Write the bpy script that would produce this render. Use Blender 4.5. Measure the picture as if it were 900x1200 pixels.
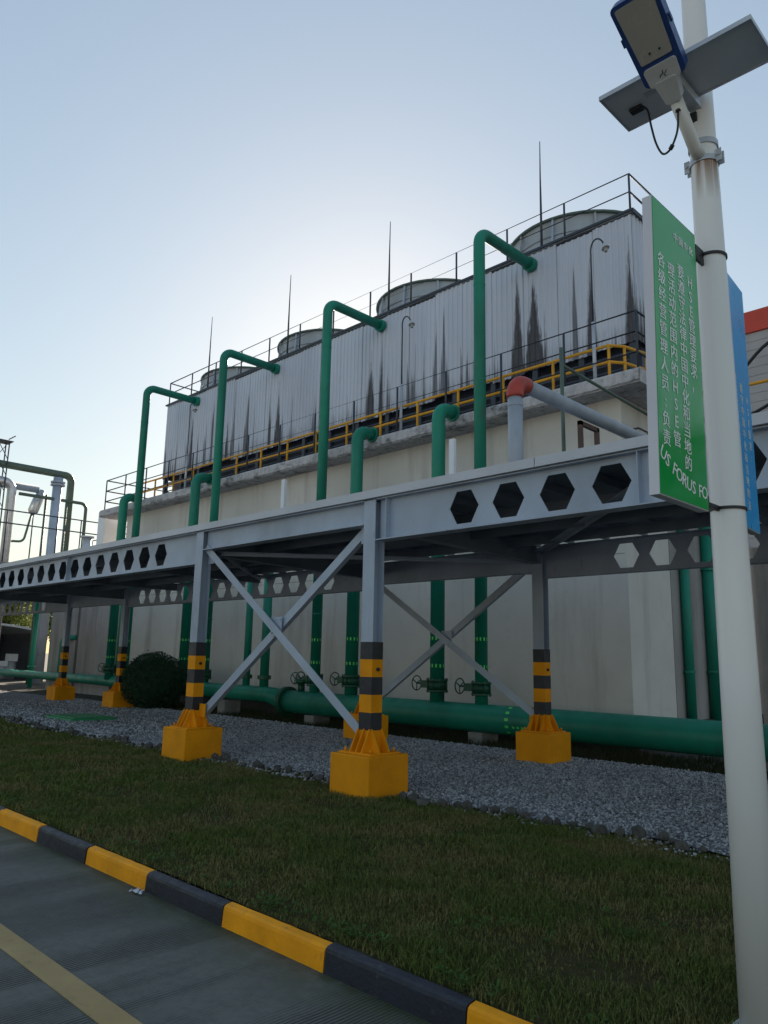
import bpy, bmesh, math, random
import numpy as np
from mathutils import Vector, Matrix

for o in list(bpy.data.objects):
    bpy.data.objects.remove(o)
SC = bpy.context.scene
COL = SC.collection
rnd = random.Random(7)
nrng = np.random.default_rng(11)

# ------------------------------------------------------------------ camera
F_PX = 890.0
CAM_Z = 1.55
up = Vector((89.0, 4620.0, -F_PX)).normalized()          # zenith, in camera axes
left = Vector((-914.0, -153.0, -F_PX))                   # -X, in camera axes
left = (left - up * left.dot(up)).normalized()
ex = -left
ey = up.cross(ex)
cam_data = bpy.data.cameras.new('camera')
cam = bpy.data.objects.new('camera', cam_data)
COL.objects.link(cam)
cam.matrix_world = Matrix.Translation((0, 0, CAM_Z)) @ Matrix((ex, ey, up)).to_4x4()
cam_data.sensor_fit = 'VERTICAL'
cam_data.sensor_height = 36.0
cam_data.lens = F_PX / 1200.0 * 36.0
cam_data.clip_start = 0.05
cam_data.clip_end = 3000.0
SC.camera = cam

# ------------------------------------------------------------------ sky, sun, exposure
SUN_AZ = math.radians(-46.0)      # clockwise from +Y
SUN_EL = math.radians(21.0)
world = bpy.data.worlds.new('World')
SC.world = world
world.use_nodes = True
wn = world.node_tree
wn.nodes.clear()
sky = wn.nodes.new('ShaderNodeTexSky')
sky.sky_type = 'NISHITA'
sky.sun_disc = False
sky.sun_elevation = SUN_EL
sky.sun_rotation = SUN_AZ
sky.altitude = 100
sky.air_density = 1.5
sky.dust_density = 0.4
sky.ozone_density = 2.0
bg = wn.nodes.new('ShaderNodeBackground')
bg.inputs['Strength'].default_value = 0.125
wo = wn.nodes.new('ShaderNodeOutputWorld')
hsv = wn.nodes.new('ShaderNodeHueSaturation')       # hazy air: paler, flatter sky all round
hsv.inputs['Saturation'].default_value = 1.05
gam = wn.nodes.new('ShaderNodeGamma')
gam.inputs['Gamma'].default_value = 0.6
wn.links.new(sky.outputs[0], gam.inputs['Color'])
wn.links.new(gam.outputs[0], hsv.inputs['Color'])
wn.links.new(hsv.outputs[0], bg.inputs['Color'])
wn.links.new(bg.outputs[0], wo.inputs['Surface'])
sd = bpy.data.lights.new('sun', 'SUN')
sd.energy = 5.0
sd.angle = math.radians(0.6)
sd.color = (1.0, 0.86, 0.68)
sun = bpy.data.objects.new('sun', sd)
COL.objects.link(sun)
sv = Vector((math.sin(SUN_AZ) * math.cos(SUN_EL), math.cos(SUN_AZ) * math.cos(SUN_EL), math.sin(SUN_EL)))
sun.rotation_euler = sv.to_track_quat('Z', 'Y').to_euler()
sun.location = sv * 60
SC.view_settings.view_transform = 'Standard'
SC.view_settings.look = 'None'
SC.view_settings.gamma = 1.0
SC.view_settings.exposure = 1.12
SC.view_settings.use_curve_mapping = False


# ------------------------------------------------------------------ material helpers
class NT:
    def __init__(self, name):
        self.m = bpy.data.materials.new(name)
        self.m.use_nodes = True
        self.t = self.m.node_tree
        self.b = self.t.nodes['Principled BSDF']
        g = self.t.nodes.new('ShaderNodeNewGeometry')
        self.pos = g.outputs['Position']

    def n(self, kind, **kw):
        nd = self.t.nodes.new(kind)
        for k, v in kw.items():
            setattr(nd, k, v)
        return nd

    def l(self, a, b):
        self.t.links.new(a, b)

    def set(self, sock, v):
        if isinstance(v, (int, float, tuple, list)):
            sock.default_value = v
        else:
            self.l(v, sock)

    def mapping(self, scale):
        mp = self.n('ShaderNodeMapping')
        mp.inputs['Scale'].default_value = scale
        self.l(self.pos, mp.inputs['Vector'])
        return mp.outputs[0]

    def noise(self, scale, detail=4, rough=0.55, vec=None, dist=0.0):
        nd = self.n('ShaderNodeTexNoise')
        nd.inputs['Scale'].default_value = scale
        nd.inputs['Detail'].default_value = detail
        nd.inputs['Roughness'].default_value = rough
        nd.inputs['Distortion'].default_value = dist
        self.l(vec if vec else self.pos, nd.inputs['Vector'])
        return nd.outputs['Fac']

    def math(self, op, a, b=None, c=None, clamp=False):
        nd = self.n('ShaderNodeMath', operation=op, use_clamp=clamp)
        self.set(nd.inputs[0], a)
        if b is not None:
            self.set(nd.inputs[1], b)
        if c is not None:
            self.set(nd.inputs[2], c)
        return nd.outputs[0]

    def rng(self, v, a, b, c=0.0, d=1.0):
        nd = self.n('ShaderNodeMapRange')
        self.set(nd.inputs[0], v)
        for i, x in enumerate((a, b, c, d)):
            nd.inputs[i + 1].default_value = x
        return nd.outputs[0]

    def mix(self, f, a, b):
        nd = self.n('ShaderNodeMix', data_type='RGBA')
        self.set(nd.inputs[0], f)
        for s, v in ((nd.inputs[6], a), (nd.inputs[7], b)):
            if isinstance(v, (tuple, list)):
                s.default_value = (*v[:3], 1)
            else:
                self.l(v, s)
        return nd.outputs[2]

    def xyz(self):
        s = self.n('ShaderNodeSeparateXYZ')
        self.l(self.pos, s.inputs[0])
        return s.outputs

    def bump(self, h, strength=0.3, dist=0.02):
        nd = self.n('ShaderNodeBump')
        nd.inputs['Strength'].default_value = strength
        nd.inputs['Distance'].default_value = dist
        self.l(h, nd.inputs['Height'])
        self.l(nd.outputs[0], self.b.inputs['Normal'])

    def color(self, c):
        s = self.b.inputs['Base Color']
        if isinstance(c, (tuple, list)):
            s.default_value = (*c[:3], 1)
        else:
            self.l(c, s)

    def fin(self, rough=0.5, metal=0.0, spec=0.5, coat=0.0):
        self.set(self.b.inputs['Roughness'], rough)
        self.b.inputs['Metallic'].default_value = metal
        self.b.inputs['Specular IOR Level'].default_value = spec
        self.b.inputs['Coat Weight'].default_value = coat
        return self.m


def sc3(c, k):
    return tuple(x * k for x in c)


def paint(name, col, rough=0.45, var=0.25, scale=3.0, dirt=None, dirt_amt=0.0, dirt_scale=5.0, bump=0.0, bscale=60, metal=0.0, spec=0.5, coat=0.0, zs=1.0):
    """painted or bare surface with uneven tone and specks of dirt"""
    t = NT(name)
    v = t.mapping((1, 1, zs))
    n1 = t.noise(scale, 5, 0.6, v)
    c = t.mix(t.rng(n1, 0.3, 0.7), sc3(col, 1 - var), sc3(col, 1 + var * 0.5))
    if dirt:
        n2 = t.noise(dirt_scale, 8, 0.7, v)
        c = t.mix(t.rng(n2, 0.68 - dirt_amt * 0.35, 0.80 - dirt_amt * 0.2, 0, 0.85), c, dirt)
    t.color(c)
    if bump:
        t.bump(t.noise(bscale, 4, 0.6), bump, 0.01)
    n3 = t.noise(scale * 4, 3)
    return t.fin(t.rng(n3, 0.3, 0.7, max(rough - 0.1, 0.03), min(rough + 0.12, 1)), metal, spec, coat)


M = {}
M['steel'] = paint('grey_blue_paint', (0.37, 0.44, 0.55), 0.5, 0.22, 1.3, (0.17, 0.11, 0.075), 0.20, 6, 0.08, 30, zs=0.5)
M['steel_light'] = paint('pale_edge_paint', (0.52, 0.55, 0.62), 0.5, 0.12, 1.2, (0.25, 0.22, 0.2), 0.15, 9)
M['deck'] = paint('deck_plate_paint', (0.20, 0.24, 0.30), 0.6, 0.25, 2, (0.14, 0.11, 0.09), 0.15, 4)
M['green'] = paint('green_pipe_paint', (0.010, 0.22, 0.15), 0.48, 0.32, 1.1, (0.045, 0.11, 0.085), 0.30, 5, 0.12, 18, zs=0.35, spec=0.35)
M['green_dark'] = paint('dark_green_paint', (0.008, 0.085, 0.05), 0.45, 0.25, 4)
M['green_tape'] = paint('bright_green_tape', (0.12, 0.75, 0.16), 0.35, 0.2, 20)
M['green_olive'] = paint('olive_pipe_paint', (0.085, 0.125, 0.10), 0.5, 0.2, 2)
M['yellow'] = paint('yellow_paint', (0.80, 0.305, 0.004), 0.65, 0.2, 2.5, (0.22, 0.13, 0.03), 0.20, 5, 0.15, 25, spec=0.2)
M['kerb_yellow'] = paint('worn_yellow_kerb_paint', (0.92, 0.36, 0.006), 0.65, 0.2, 4, (0.25, 0.16, 0.06), 0.22, 9, 0.3, 40, spec=0.25)
M['kerb_black'] = paint('worn_black_kerb_paint', (0.012, 0.017, 0.032), 0.55, 0.35, 4, (0.10, 0.10, 0.10), 0.22, 9, 0.3, 40)
M['black'] = paint('black_paint', (0.012, 0.015, 0.026), 0.5, 0.3, 4, (0.06, 0.06, 0.06), 0.1, 8)
M['dark_rail'] = paint('dark_steel_rail', (0.035, 0.045, 0.065), 0.5, 0.2, 4)
M['rail_yellow'] = paint('yellow_rail_paint', (0.75, 0.36, 0.015), 0.5, 0.2, 3, (0.2, 0.1, 0.03), 0.2, 8)
M['galv'] = paint('galvanised_steel', (0.50, 0.54, 0.60), 0.45, 0.2, 4, (0.25, 0.24, 0.22), 0.1, 9, metal=0.3)
M['silver'] = paint('silver_insulation', (0.55, 0.57, 0.60), 0.35, 0.2, 4, metal=0.7)
M['greypipe'] = paint('grey_pipe_paint', (0.33, 0.37, 0.43), 0.45, 0.2, 3, (0.2, 0.2, 0.2), 0.15, 6)
M['red'] = paint('red_elbow_paint', (0.42, 0.05, 0.03), 0.5, 0.25, 5, (0.5, 0.3, 0.25), 0.12, 14)
M['rust'] = paint('rusty_brown_steel', (0.10, 0.06, 0.05), 0.7, 0.3, 8)
M['white_paint'] = paint('white_pole_paint', (0.66, 0.66, 0.65), 0.35, 0.05, 2.0, (0.42, 0.41, 0.38), 0.05, 8, zs=0.35)
M['white_steel'] = paint('white_steel', (0.72, 0.75, 0.80), 0.4, 0.08, 2)
M['lamp_blue'] = paint('blue_lamp_rim', (0.015, 0.05, 0.20), 0.35, 0.15, 10)
M['lamp_grey'] = paint('grey_lamp_casting', (0.46, 0.48, 0.50), 0.45, 0.1, 10)
M['lamp_lens'] = paint('cream_lamp_lens', (0.33, 0.325, 0.30), 0.2, 0.1, 3, coat=0.4)
M['panel_back'] = paint('solar_panel_back', (0.60, 0.64, 0.70), 0.5, 0.15, 3)
M['panel_cell'] = paint('solar_cells', (0.01, 0.015, 0.05), 0.1, 0.2, 10)
M['cable'] = paint('black_cable', (0.012, 0.012, 0.015), 0.5, 0.1, 10)
M['sign_edge'] = paint('white_sign_edge', (0.62, 0.62, 0.68), 0.4, 0.08, 2)
M['sign_green'] = paint('green_sign_sheet', (0.010, 0.38, 0.07), 0.16, 0.08, 1.5, spec=0.5)
M['sign_blue'] = paint('blue_sign_sheet', (0.015, 0.36, 0.80), 0.35, 0.08, 1.5, spec=0.5)
M['sign_white'] = paint('white_sign_letters', (0.88, 0.90, 0.88), 0.35, 0.05, 4)
M['pier'] = paint('grey_concrete', (0.24, 0.24, 0.23), 0.85, 0.25, 5, (0.1, 0.1, 0.09), 0.25, 8, 0.3, 40)
M['bounce_ground'] = paint('pale_bounce_ground', (0.42, 0.41, 0.39), 0.85, 0.15, 0.5)  # pale tone for the added ground that bounces sunlight
M['stone'] = paint('rough_stone', (0.085, 0.082, 0.075), 0.9, 0.5, 9, (0.05, 0.055, 0.04), 0.35, 14, 0.5, 45)
M['soil'] = paint('dark_soil', (0.045, 0.042, 0.036), 0.95, 0.4, 3, (0.02, 0.03, 0.012), 0.4, 5, 0.6, 30)
M['ground'] = paint('bare_ground', (0.07, 0.07, 0.06), 0.95, 0.3, 0.6, (0.04, 0.05, 0.02), 0.4, 1.2, 0.5, 12)
M['bark'] = paint('bark', (0.07, 0.05, 0.035), 0.9, 0.4, 9, bump=0.5, bscale=30)
M['frp'] = paint('pale_fibreglass', (0.38, 0.42, 0.47), 0.55, 0.2, 1.5, (0.18, 0.17, 0.16), 0.2, 4, zs=0.3)
M['louvre'] = paint('dark_louvre', (0.085, 0.105, 0.15), 0.6, 0.4, 3, (0.02, 0.02, 0.02), 0.2, 6)
M['roof_white'] = paint('white_shed_roof', (0.6, 0.62, 0.64), 0.5, 0.1, 1)
M['shed_dark'] = paint('dark_shed_wall', (0.05, 0.06, 0.08), 0.6, 0.3, 1)
M['red_band'] = paint('red_fascia', (0.50, 0.05, 0.025), 0.45, 0.12, 0.6)
M['sunlit_orange'] = paint('sunlit_orange_tone', (0.55, 0.16, 0.08), 0.6, 0.2, 3)  # sunlight put into the colour of the block at the ledge end
M['blue_panel'] = paint('blue_notice', (0.02, 0.07, 0.35), 0.4, 0.1, 2)
M['plastic_green'] = paint('green_cover_paint', (0.03, 0.26, 0.11), 0.5, 0.2, 4, (0.1, 0.12, 0.08), 0.2, 8)


def leaf_mat(name, a, b, scale):
    t = NT(name)
    n = t.noise(scale, 2)
    t.color(t.mix(t.rng(n, 0.35, 0.65), a, b))
    t.b.inputs['Transmission Weight'].default_value = 0.0
    m = t.fin(0.65, 0, 0.25)
    out = t.t.nodes['Material Output']
    tr = t.n('ShaderNodeBsdfTranslucent')
    t.l(t.b.inputs['Base Color'].links[0].from_socket, tr.inputs['Color'])
    ms = t.n('ShaderNodeMixShader')
    ms.inputs[0].default_value = 0.3
    t.l(t.b.outputs[0], ms.inputs[1])
    t.l(tr.outputs[0], ms.inputs[2])
    t.l(ms.outputs[0], out.inputs['Surface'])
    return m


M['bush_leaf'] = leaf_mat('bush_leaf', (0.022, 0.06, 0.036), (0.05, 0.11, 0.06), 9)
M['tree_leaf'] = leaf_mat('tree_leaf', (0.07, 0.11, 0.02), (0.18, 0.20, 0.05), 2.5)
M['added_shade_tree_leaf'] = leaf_mat('added_shade_tree_leaf', (0.03, 0.06, 0.02), (0.07, 0.11, 0.03), 1.5)
M['yard_grass'] = leaf_mat('yard_grass', (0.02, 0.035, 0.012), (0.06, 0.06, 0.025), 6)
M['weed'] = leaf_mat('weed_leaf', (0.035, 0.10, 0.015), (0.07, 0.15, 0.03), 12)


def mat_grass():
    t = NT('grass_blade')
    n1 = t.noise(1.3, 5, 0.65)
    n2 = t.noise(45, 2)
    green = t.mix(t.rng(n2, 0.3, 0.7), (0.050, 0.084, 0.016), (0.125, 0.165, 0.04))
    dry = t.mix(t.rng(n2, 0.3, 0.7), (0.14, 0.105, 0.045), (0.30, 0.24, 0.11))
    f = t.math('ADD', t.rng(n1, 0.41, 0.62, -0.18, 0.55), t.rng(t.noise(90, 1), 0.48, 0.72, 0.0, 0.7), clamp=True)
    t.color(t.mix(f, green, dry))
    return t.fin(0.8, 0, 0.15)


M['grass'] = mat_grass()


def mat_lawn():
    t = NT('lawn_soil')
    n = t.noise(14, 8, 0.75)
    c = t.mix(t.rng(n, 0.3, 0.7), (0.03, 0.034, 0.012), (0.10, 0.085, 0.04))
    t.color(c)
    t.bump(n, 0.8, 0.05)
    return t.fin(0.95, 0, 0.1)


M['lawn'] = mat_lawn()


def mat_gravel(name, k=1.0):
    t = NT(name)
    v = t.n('ShaderNodeTexVoronoi')
    v.inputs['Scale'].default_value = 26
    t.l(t.pos, v.inputs['Vector'])
    hs = t.n('ShaderNodeSeparateColor')
    t.l(v.outputs['Color'], hs.inputs[0])
    big = t.noise(0.8, 4)
    c = t.mix(hs.outputs[0], (0.085 * k, 0.09 * k, 0.105 * k), (0.36 * k, 0.37 * k, 0.41 * k))
    c = t.mix(t.rng(big, 0.4, 0.75, 0, 0.35), c, (0.10, 0.095, 0.085))
    t.color(c)
    t.bump(v.outputs['Distance'], 0.9, 0.03)
    return t.fin(0.8, 0, 0.3)


M['gravel_sheet'] = mat_gravel('gravel_sheet', 0.95)


def mat_pebble():
    t = NT('pebble')
    n = t.noise(16, 1)
    n2 = t.n('ShaderNodeTexWhiteNoise')
    g = t.n('ShaderNodeNewGeometry')
    t.l(g.outputs['Random Per Island'], n2.inputs['Vector'])
    c = t.mix(n2.outputs['Value'], (0.11, 0.115, 0.125), (0.56, 0.57, 0.60))
    big = t.noise(0.8, 4)
    c = t.mix(t.rng(big, 0.4, 0.75, 0, 0.3), c, (0.12, 0.11, 0.10))
    t.color(c)
    return t.fin(0.75, 0, 0.3)


M['pebble'] = mat_pebble()


def mat_road():
    t = NT('grooved_concrete')
    X, Y, Z = t.xyz()
    n1 = t.noise(0.7, 6, 0.65)
    n2 = t.noise(18, 6, 0.7)
    # broom bands across the road: groups of grooves with smooth strips between
    wob = t.math('MULTIPLY', t.noise(2.2, 2), 0.05)
    gx = t.math('ADD', X, wob)
    gr = t.math('SINE', t.math('MULTIPLY', gx, 2 * math.pi / 0.024))
    band2 = t.noise(1.0, 3, 0.5, t.mapping((2.1, 0.25, 1)))
    bmask = t.math('MULTIPLY', t.rng(t.noise(1.0, 2, 0.5, t.mapping((3.0, 0.12, 1))), 0.43, 0.50), t.rng(band2, 0.34, 0.60))
    groove = t.math('MULTIPLY', t.rng(gr, -0.2, 0.75), bmask)
    base = t.mix(t.rng(n1, 0.3, 0.7), (0.085, 0.092, 0.083), (0.155, 0.162, 0.145))
    base = t.mix(t.rng(n2, 0.45, 0.75, 0, 0.45), base, (0.045, 0.05, 0.05))
    base = t.mix(t.math('MULTIPLY', groove, 0.85), base, (0.014, 0.018, 0.019))
    # moss in the gutter beside the kerb
    moss = t.math('MULTIPLY', t.math('POWER', t.rng(Y, 2.5, 2.98), 1.6), t.rng(t.noise(5, 6, 0.7), 0.28, 0.55))
    base = t.mix(t.math('MULTIPLY', moss, 0.8), base, (0.05, 0.06, 0.022))
    t.color(base)
    h = t.math('SUBTRACT', t.math('MULTIPLY', n2, 0.5), t.math('MULTIPLY', groove, 0.9))
    t.bump(h, 0.8, 0.010)
    return t.fin(0.75, 0, 0.35)


M['road'] = mat_road()


def mat_line():
    t = NT('worn_road_line')
    n = t.noise(14, 8, 0.75)
    n1 = t.noise(2.5, 4)
    c = t.mix(t.rng(n1, 0.3, 0.7), (0.32, 0.22, 0.09), (0.42, 0.30, 0.13))
    c = t.mix(t.rng(n, 0.55, 0.78, 0, 0.7), c, (0.11, 0.10, 0.075))
    t.color(c)
    return t.fin(0.7)


M['line'] = mat_line()


def mat_wall(name, a, b, stain, amt):
    t = NT(name)
    n1 = t.noise(0.45, 5, 0.6)
    st = t.noise(1.6, 7, 0.65, t.mapping((1.0, 1.0, 0.10)))
    X, Y, Z = t.xyz()
    fine = t.noise(30, 4, 0.6)
    c = t.mix(t.rng(n1, 0.3, 0.7), a, b)
    c = t.mix(t.rng(st, 0.62 - amt * 0.25, 0.86 - amt * 0.2, 0, 0.75), c, stain)
    blot = t.noise(3.2, 8, 0.75)
    c = t.mix(t.rng(blot, 0.58, 0.78, 0, 0.35 + amt * 0.4), c, stain)
    t.color(c)
    t.bump(fine, 0.2, 0.01)
    return t.fin(0.85, 0, 0.25)


M['wall'] = mat_wall('cream_rendered_wall', (0.57, 0.55, 0.515), (0.69, 0.665, 0.63), (0.34, 0.31, 0.28), 0.34)
M['wall_grey'] = mat_wall('stained_grey_wall', (0.28, 0.27, 0.265), (0.38, 0.36, 0.35), (0.12, 0.10, 0.09), 0.6)
def mat_ledge():
    t = NT('mouldy_concrete_ledge')
    n1 = t.noise(2.6, 8, 0.72, t.mapping((1, 1, 1.6)))
    n2 = t.noise(0.5, 3)
    n3 = t.noise(9, 6, 0.7, t.mapping((1, 1, 0.5)))
    c = t.mix(t.rng(n3, 0.3, 0.7), (0.34, 0.335, 0.35), (0.58, 0.57, 0.59))
    f = t.math('ADD', n1, t.math('MULTIPLY', t.math('SUBTRACT', n2, 0.5), 0.35))
    c = t.mix(t.rng(f, 0.50, 0.66, 0, 0.85), c, (0.07, 0.073, 0.085))
    t.color(c)
    t.bump(n1, 0.4, 0.02)
    return t.fin(0.9, 0, 0.2)


M['ledge'] = mat_ledge()
M['tile_wall'] = mat_wall('far_grey_cladding', (0.30, 0.31, 0.34), (0.36, 0.37, 0.40), (0.25, 0.25, 0.27), 0.1)

# run-off streaks on the sheeting: (x, top z, width at the bottom)
STREAKS = [(-6.98, 10.75, .22), (-7.92, 10.7, .20), (-9.12, 9.75, .16), (-9.42, 10.75, .36), (-9.88, 10.9, .26), (-10.58, 9.6, .11), (-11.2, 9.9, .15), (-11.62, 9.9, .14),
           (-12.9, 10.7, .10), (-14.2, 9.3, .07), (-14.52, 10.9, .15), (-14.95, 10.4, .28), (-15.5, 9.1, .15), (-16.1, 9.0, .09), (-16.9, 9.3, .16), (-17.6, 10.2, .09),
           (-19.3, 10.6, .24), (-19.75, 10.6, .14), (-20.4, 9.4, .12), (-21.0, 9.9, .18), (-21.45, 9.2, .12), (-22.2, 10.0, .22), (-22.7, 9.2, .25), (-23.6, 9.5, .14), (-24.6, 10.6, .24), (-25.6, 9.8, .13)]


def mat_clad():
    t = NT('pale_corrugated_sheeting')
    X, Y, Z = t.xyz()
    n1 = t.noise(0.6, 5, 0.6, t.mapping((1.2, 1.2, 0.3)))
    c = t.mix(t.rng(n1, 0.3, 0.7), (0.48, 0.515, 0.61), (0.60, 0.64, 0.74))
    wob = t.math('MULTIPLY', t.math('SUBTRACT', t.noise(7, 5, 0.7, t.mapping((3, 3, 0.35))), 0.5), 0.24)
    tot = None
    for (sx, zt, w) in STREAKS:
        d = t.math('ABSOLUTE', t.math('SUBTRACT', X, sx))
        half = t.math('MULTIPLY', t.math('SUBTRACT', zt, Z), w / 2.9)
        k = t.math('SUBTRACT', t.math('ADD', half, t.math('MULTIPLY', wob, min(1.0, w * 3))), d)
        inside = t.math('LESS_THAN', Z, zt)
        k = t.math('MULTIPLY', t.rng(k, -0.005, 0.06), inside)
        tot = k if tot is None else t.math('MAXIMUM', tot, k)
    sp1 = t.noise(1.0, 3, 0.55, t.mapping((4.6, 0.0, 0.03)))
    thr = t.math('ADD', t.math('MULTIPLY', t.math('SUBTRACT', Z, 8.25), 0.068), 0.515)
    spike = t.rng(t.math('SUBTRACT', t.math('ADD', sp1, t.math('MULTIPLY', wob, 0.12)), thr), 0.0, 0.03, 0, 0.8)
    tot = t.math('MAXIMUM', tot, spike)
    grime = t.noise(9, 7, 0.75, t.mapping((2.5, 2.5, 0.3)))
    low = t.math('MULTIPLY', t.rng(Z, 8.75, 8.25), t.rng(grime, 0.42, 0.62))
    f = t.math('MAXIMUM', t.math('MULTIPLY', tot, t.rng(grime, 0.15, 0.5, 0.72, 0.97)), t.math('MULTIPLY', low, 0.7))
    f2 = t.math('MULTIPLY', t.rng(t.noise(5, 6, 0.7, t.mapping((4, 4, 0.12))), 0.58, 0.78), 0.14)
    c = t.mix(f2, c, (0.22, 0.22, 0.24))
    c = t.mix(f, c, (0.050, 0.046, 0.052))
    t.color(c)
    return t.fin(0.5, 0, 0.35)


M['clad'] = mat_clad()


def mat_pole():
    """white enamel with rust runs under the clamp"""
    t = NT('white_enamel_pole')
    X, Y, Z = t.xyz()
    n1 = t.noise(2.0, 4, 0.6, t.mapping((1, 1, 0.3)))
    c = t.mix(t.rng(n1, 0.3, 0.7), (0.72, 0.72, 0.72), (0.80, 0.80, 0.80))
    run = t.noise(26, 2, 0.5, t.mapping((1, 1, 0.03)))
    mask = t.math('MULTIPLY', t.rng(Z, 3.92, 4.16), t.math('LESS_THAN', Z, 4.17))
    c = t.mix(t.math('MULTIPLY', t.rng(run, 0.44, 0.56), mask), c, (0.24, 0.12, 0.05))
    sp = t.noise(9, 8, 0.8)
    c = t.mix(t.rng(sp, 0.70, 0.76, 0, 0.6), c, (0.22, 0.22, 0.22))
    t.color(c)
    return t.fin(0.32, 0, 0.5)


M['pole'] = mat_pole()


# ------------------------------------------------------------------ mesh helpers
class MB:
    def __init__(self):
        self.v = []
        self.f = []
        self.s = []

    def add(self, vs, fs, smooth=False):
        b = len(self.v)
        self.v += [tuple(p) for p in vs]
        self.f += [tuple(i + b for i in q) for q in fs]
        self.s += [smooth] * len(fs)
        return self

    def box(self, x0, x1, y0, y1, z0, z1):
        vs = [(x0, y0, z0), (x1, y0, z0), (x1, y1, z0), (x0, y1, z0), (x0, y0, z1), (x1, y0, z1), (x1, y1, z1), (x0, y1, z1)]
        return self.add(vs, [(0, 3, 2, 1), (4, 5, 6, 7), (0, 1, 5, 4), (1, 2, 6, 5), (2, 3, 7, 6), (3, 0, 4, 7)])

    def bbox(self, x0, x1, y0, y1, z0, z1, b=0.01):
        """box with chamfered edges"""
        bm = bmesh.new()
        bmesh.ops.create_cube(bm, size=1)
        for q in bm.verts:
            q.co = Vector(((x0 + x1) / 2 + q.co.x * (x1 - x0), (y0 + y1) / 2 + q.co.y * (y1 - y0), (z0 + z1) / 2 + q.co.z * (z1 - z0)))
        bmesh.ops.bevel(bm, geom=bm.edges[:], offset=b, segments=2, profile=0.5, affect='EDGES')
        bm.verts.index_update()
        self.add([q.co[:] for q in bm.verts], [[q.index for q in fa.verts] for fa in bm.faces])
        bm.free()
        return self

    def bar(self, p0, p1, w, h, upv=(0, 0, 1)):
        p0, p1 = Vector(p0), Vector(p1)
        d = (p1 - p0).normalized()
        u = Vector(upv)
        s = d.cross(u)
        if s.length < 1e-5:
            s = d.cross(Vector((1, 0, 0)))
        s.normalize()
        u = s.cross(d).normalized()
        vs = []
        for p in (p0, p1):
            for a, b in ((-1, -1), (1, -1), (1, 1), (-1, 1)):
                vs.append(p + s * (a * w / 2) + u * (b * h / 2))
        return self.add(vs, [(0, 1, 2, 3), (7, 6, 5, 4), (0, 4, 5, 1), (1, 5, 6, 2), (2, 6, 7, 3), (3, 7, 4, 0)])

    def tube(self, pts, r, seg=12, caps=True, smooth=True):
        pts = [Vector(p) for p in pts]
        n = len(pts)
        rs = r if isinstance(r, (list, tuple)) else [r] * n
        d0 = (pts[1] - pts[0]).normalized()
        a = Vector((0, 0, 1)) if abs(d0.z) < 0.9 else Vector((1, 0, 0))
        u = d0.cross(a).normalized()
        vs, fs = [], []
        for i in range(n):
            if i == 0:
                d = d0
            elif i == n - 1:
                d = (pts[-1] - pts[-2]).normalized()
            else:
                d = ((pts[i + 1] - pts[i]).normalized() + (pts[i] - pts[i - 1]).normalized())
                d = d.normalized() if d.length > 1e-6 else (pts[i + 1] - pts[i]).normalized()
            u = (u - d * u.dot(d)).normalized()
            w = d.cross(u)
            for k in range(seg):
                t = 2 * math.pi * k / seg
                vs.append(pts[i] + (u * math.cos(t) + w * math.sin(t)) * rs[i])
        for i in range(n - 1):
            for k in range(seg):
                k2 = (k + 1) % seg
                fs.append((i * seg + k, i * seg + k2, (i + 1) * seg + k2, (i + 1) * seg + k))
        self.add(vs, fs, smooth)
        if caps:
            b = len(self.v) - len(vs)
            self.f += [tuple(b + k for k in reversed(range(seg))), tuple(b + (n - 1) * seg + k for k in range(seg))]
            self.s += [False, False]
        return self

    def cyl(self, p0, p1, r, seg=14):
        return self.tube([p0, p1], r, seg)

    def prism(self, poly, axis, a, b):
        """extrude a closed 2-D outline along an axis: axis 'x' outline is (y,z), 'y' -> (x,z), 'z' -> (x,y)"""
        def P(q, t):
            return {'x': (t, q[0], q[1]), 'y': (q[0], t, q[1]), 'z': (q[0], q[1], t)}[axis]
        n = len(poly)
        vs = [P(q, a) for q in poly] + [P(q, b) for q in poly]
        fs = [tuple(reversed(range(n))), tuple(range(n, 2 * n))] + [(i, (i + 1) % n, n + (i + 1) % n, n + i) for i in range(n)]
        return self.add(vs, fs)

    def ring(self, c, axis, r0, r1, h, seg=20):
        """flat washer / flange centred at c along axis"""
        c, d = Vector(c), Vector(axis).normalized()
        a = Vector((0, 0, 1)) if abs(d.z) < 0.9 else Vector((1, 0, 0))
        u = d.cross(a).normalized()
        w = d.cross(u)
        vs, fs = [], []
        for k in range(seg):
            t = 2 * math.pi * k / seg
            e = u * math.cos(t) + w * math.sin(t)
            vs += [c + e * r0 - d * h / 2, c + e * r1 - d * h / 2, c + e * r1 + d * h / 2, c + e * r0 + d * h / 2]
        for k in range(seg):
            a0, b0 = k * 4, ((k + 1) % seg) * 4
            for j in range(4):
                fs.append((a0 + j, b0 + j, b0 + (j + 1) % 4, a0 + (j + 1) % 4))
        return self.add(vs, fs)

    def build(self, name, mat, parent=None):
        a = np.array(self.v, dtype=float)
        lo, hi = a.min(0), a.max(0)
        c = np.array([(lo[0] + hi[0]) / 2, (lo[1] + hi[1]) / 2, lo[2]])
        me = bpy.data.meshes.new(name)
        me.from_pydata((a - c).tolist(), [], self.f)
        me.polygons.foreach_set('use_smooth', self.s)
        bm = bmesh.new()
        bm.from_mesh(me)
        bmesh.ops.recalc_face_normals(bm, faces=bm.faces)
        bm.to_mesh(me)
        bm.free()
        me.materials.append(M[mat])
        return link(name, me, c, parent)


WL = {}


def link(name, me, wloc, parent=None):
    o = bpy.data.objects.new(name, me)
    COL.objects.link(o)
    w = Vector(wloc)
    if parent is not None:
        o.parent = parent
        o.location = w - WL[parent.name]
    else:
        o.location = w
    WL[o.name] = w
    return o


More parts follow.
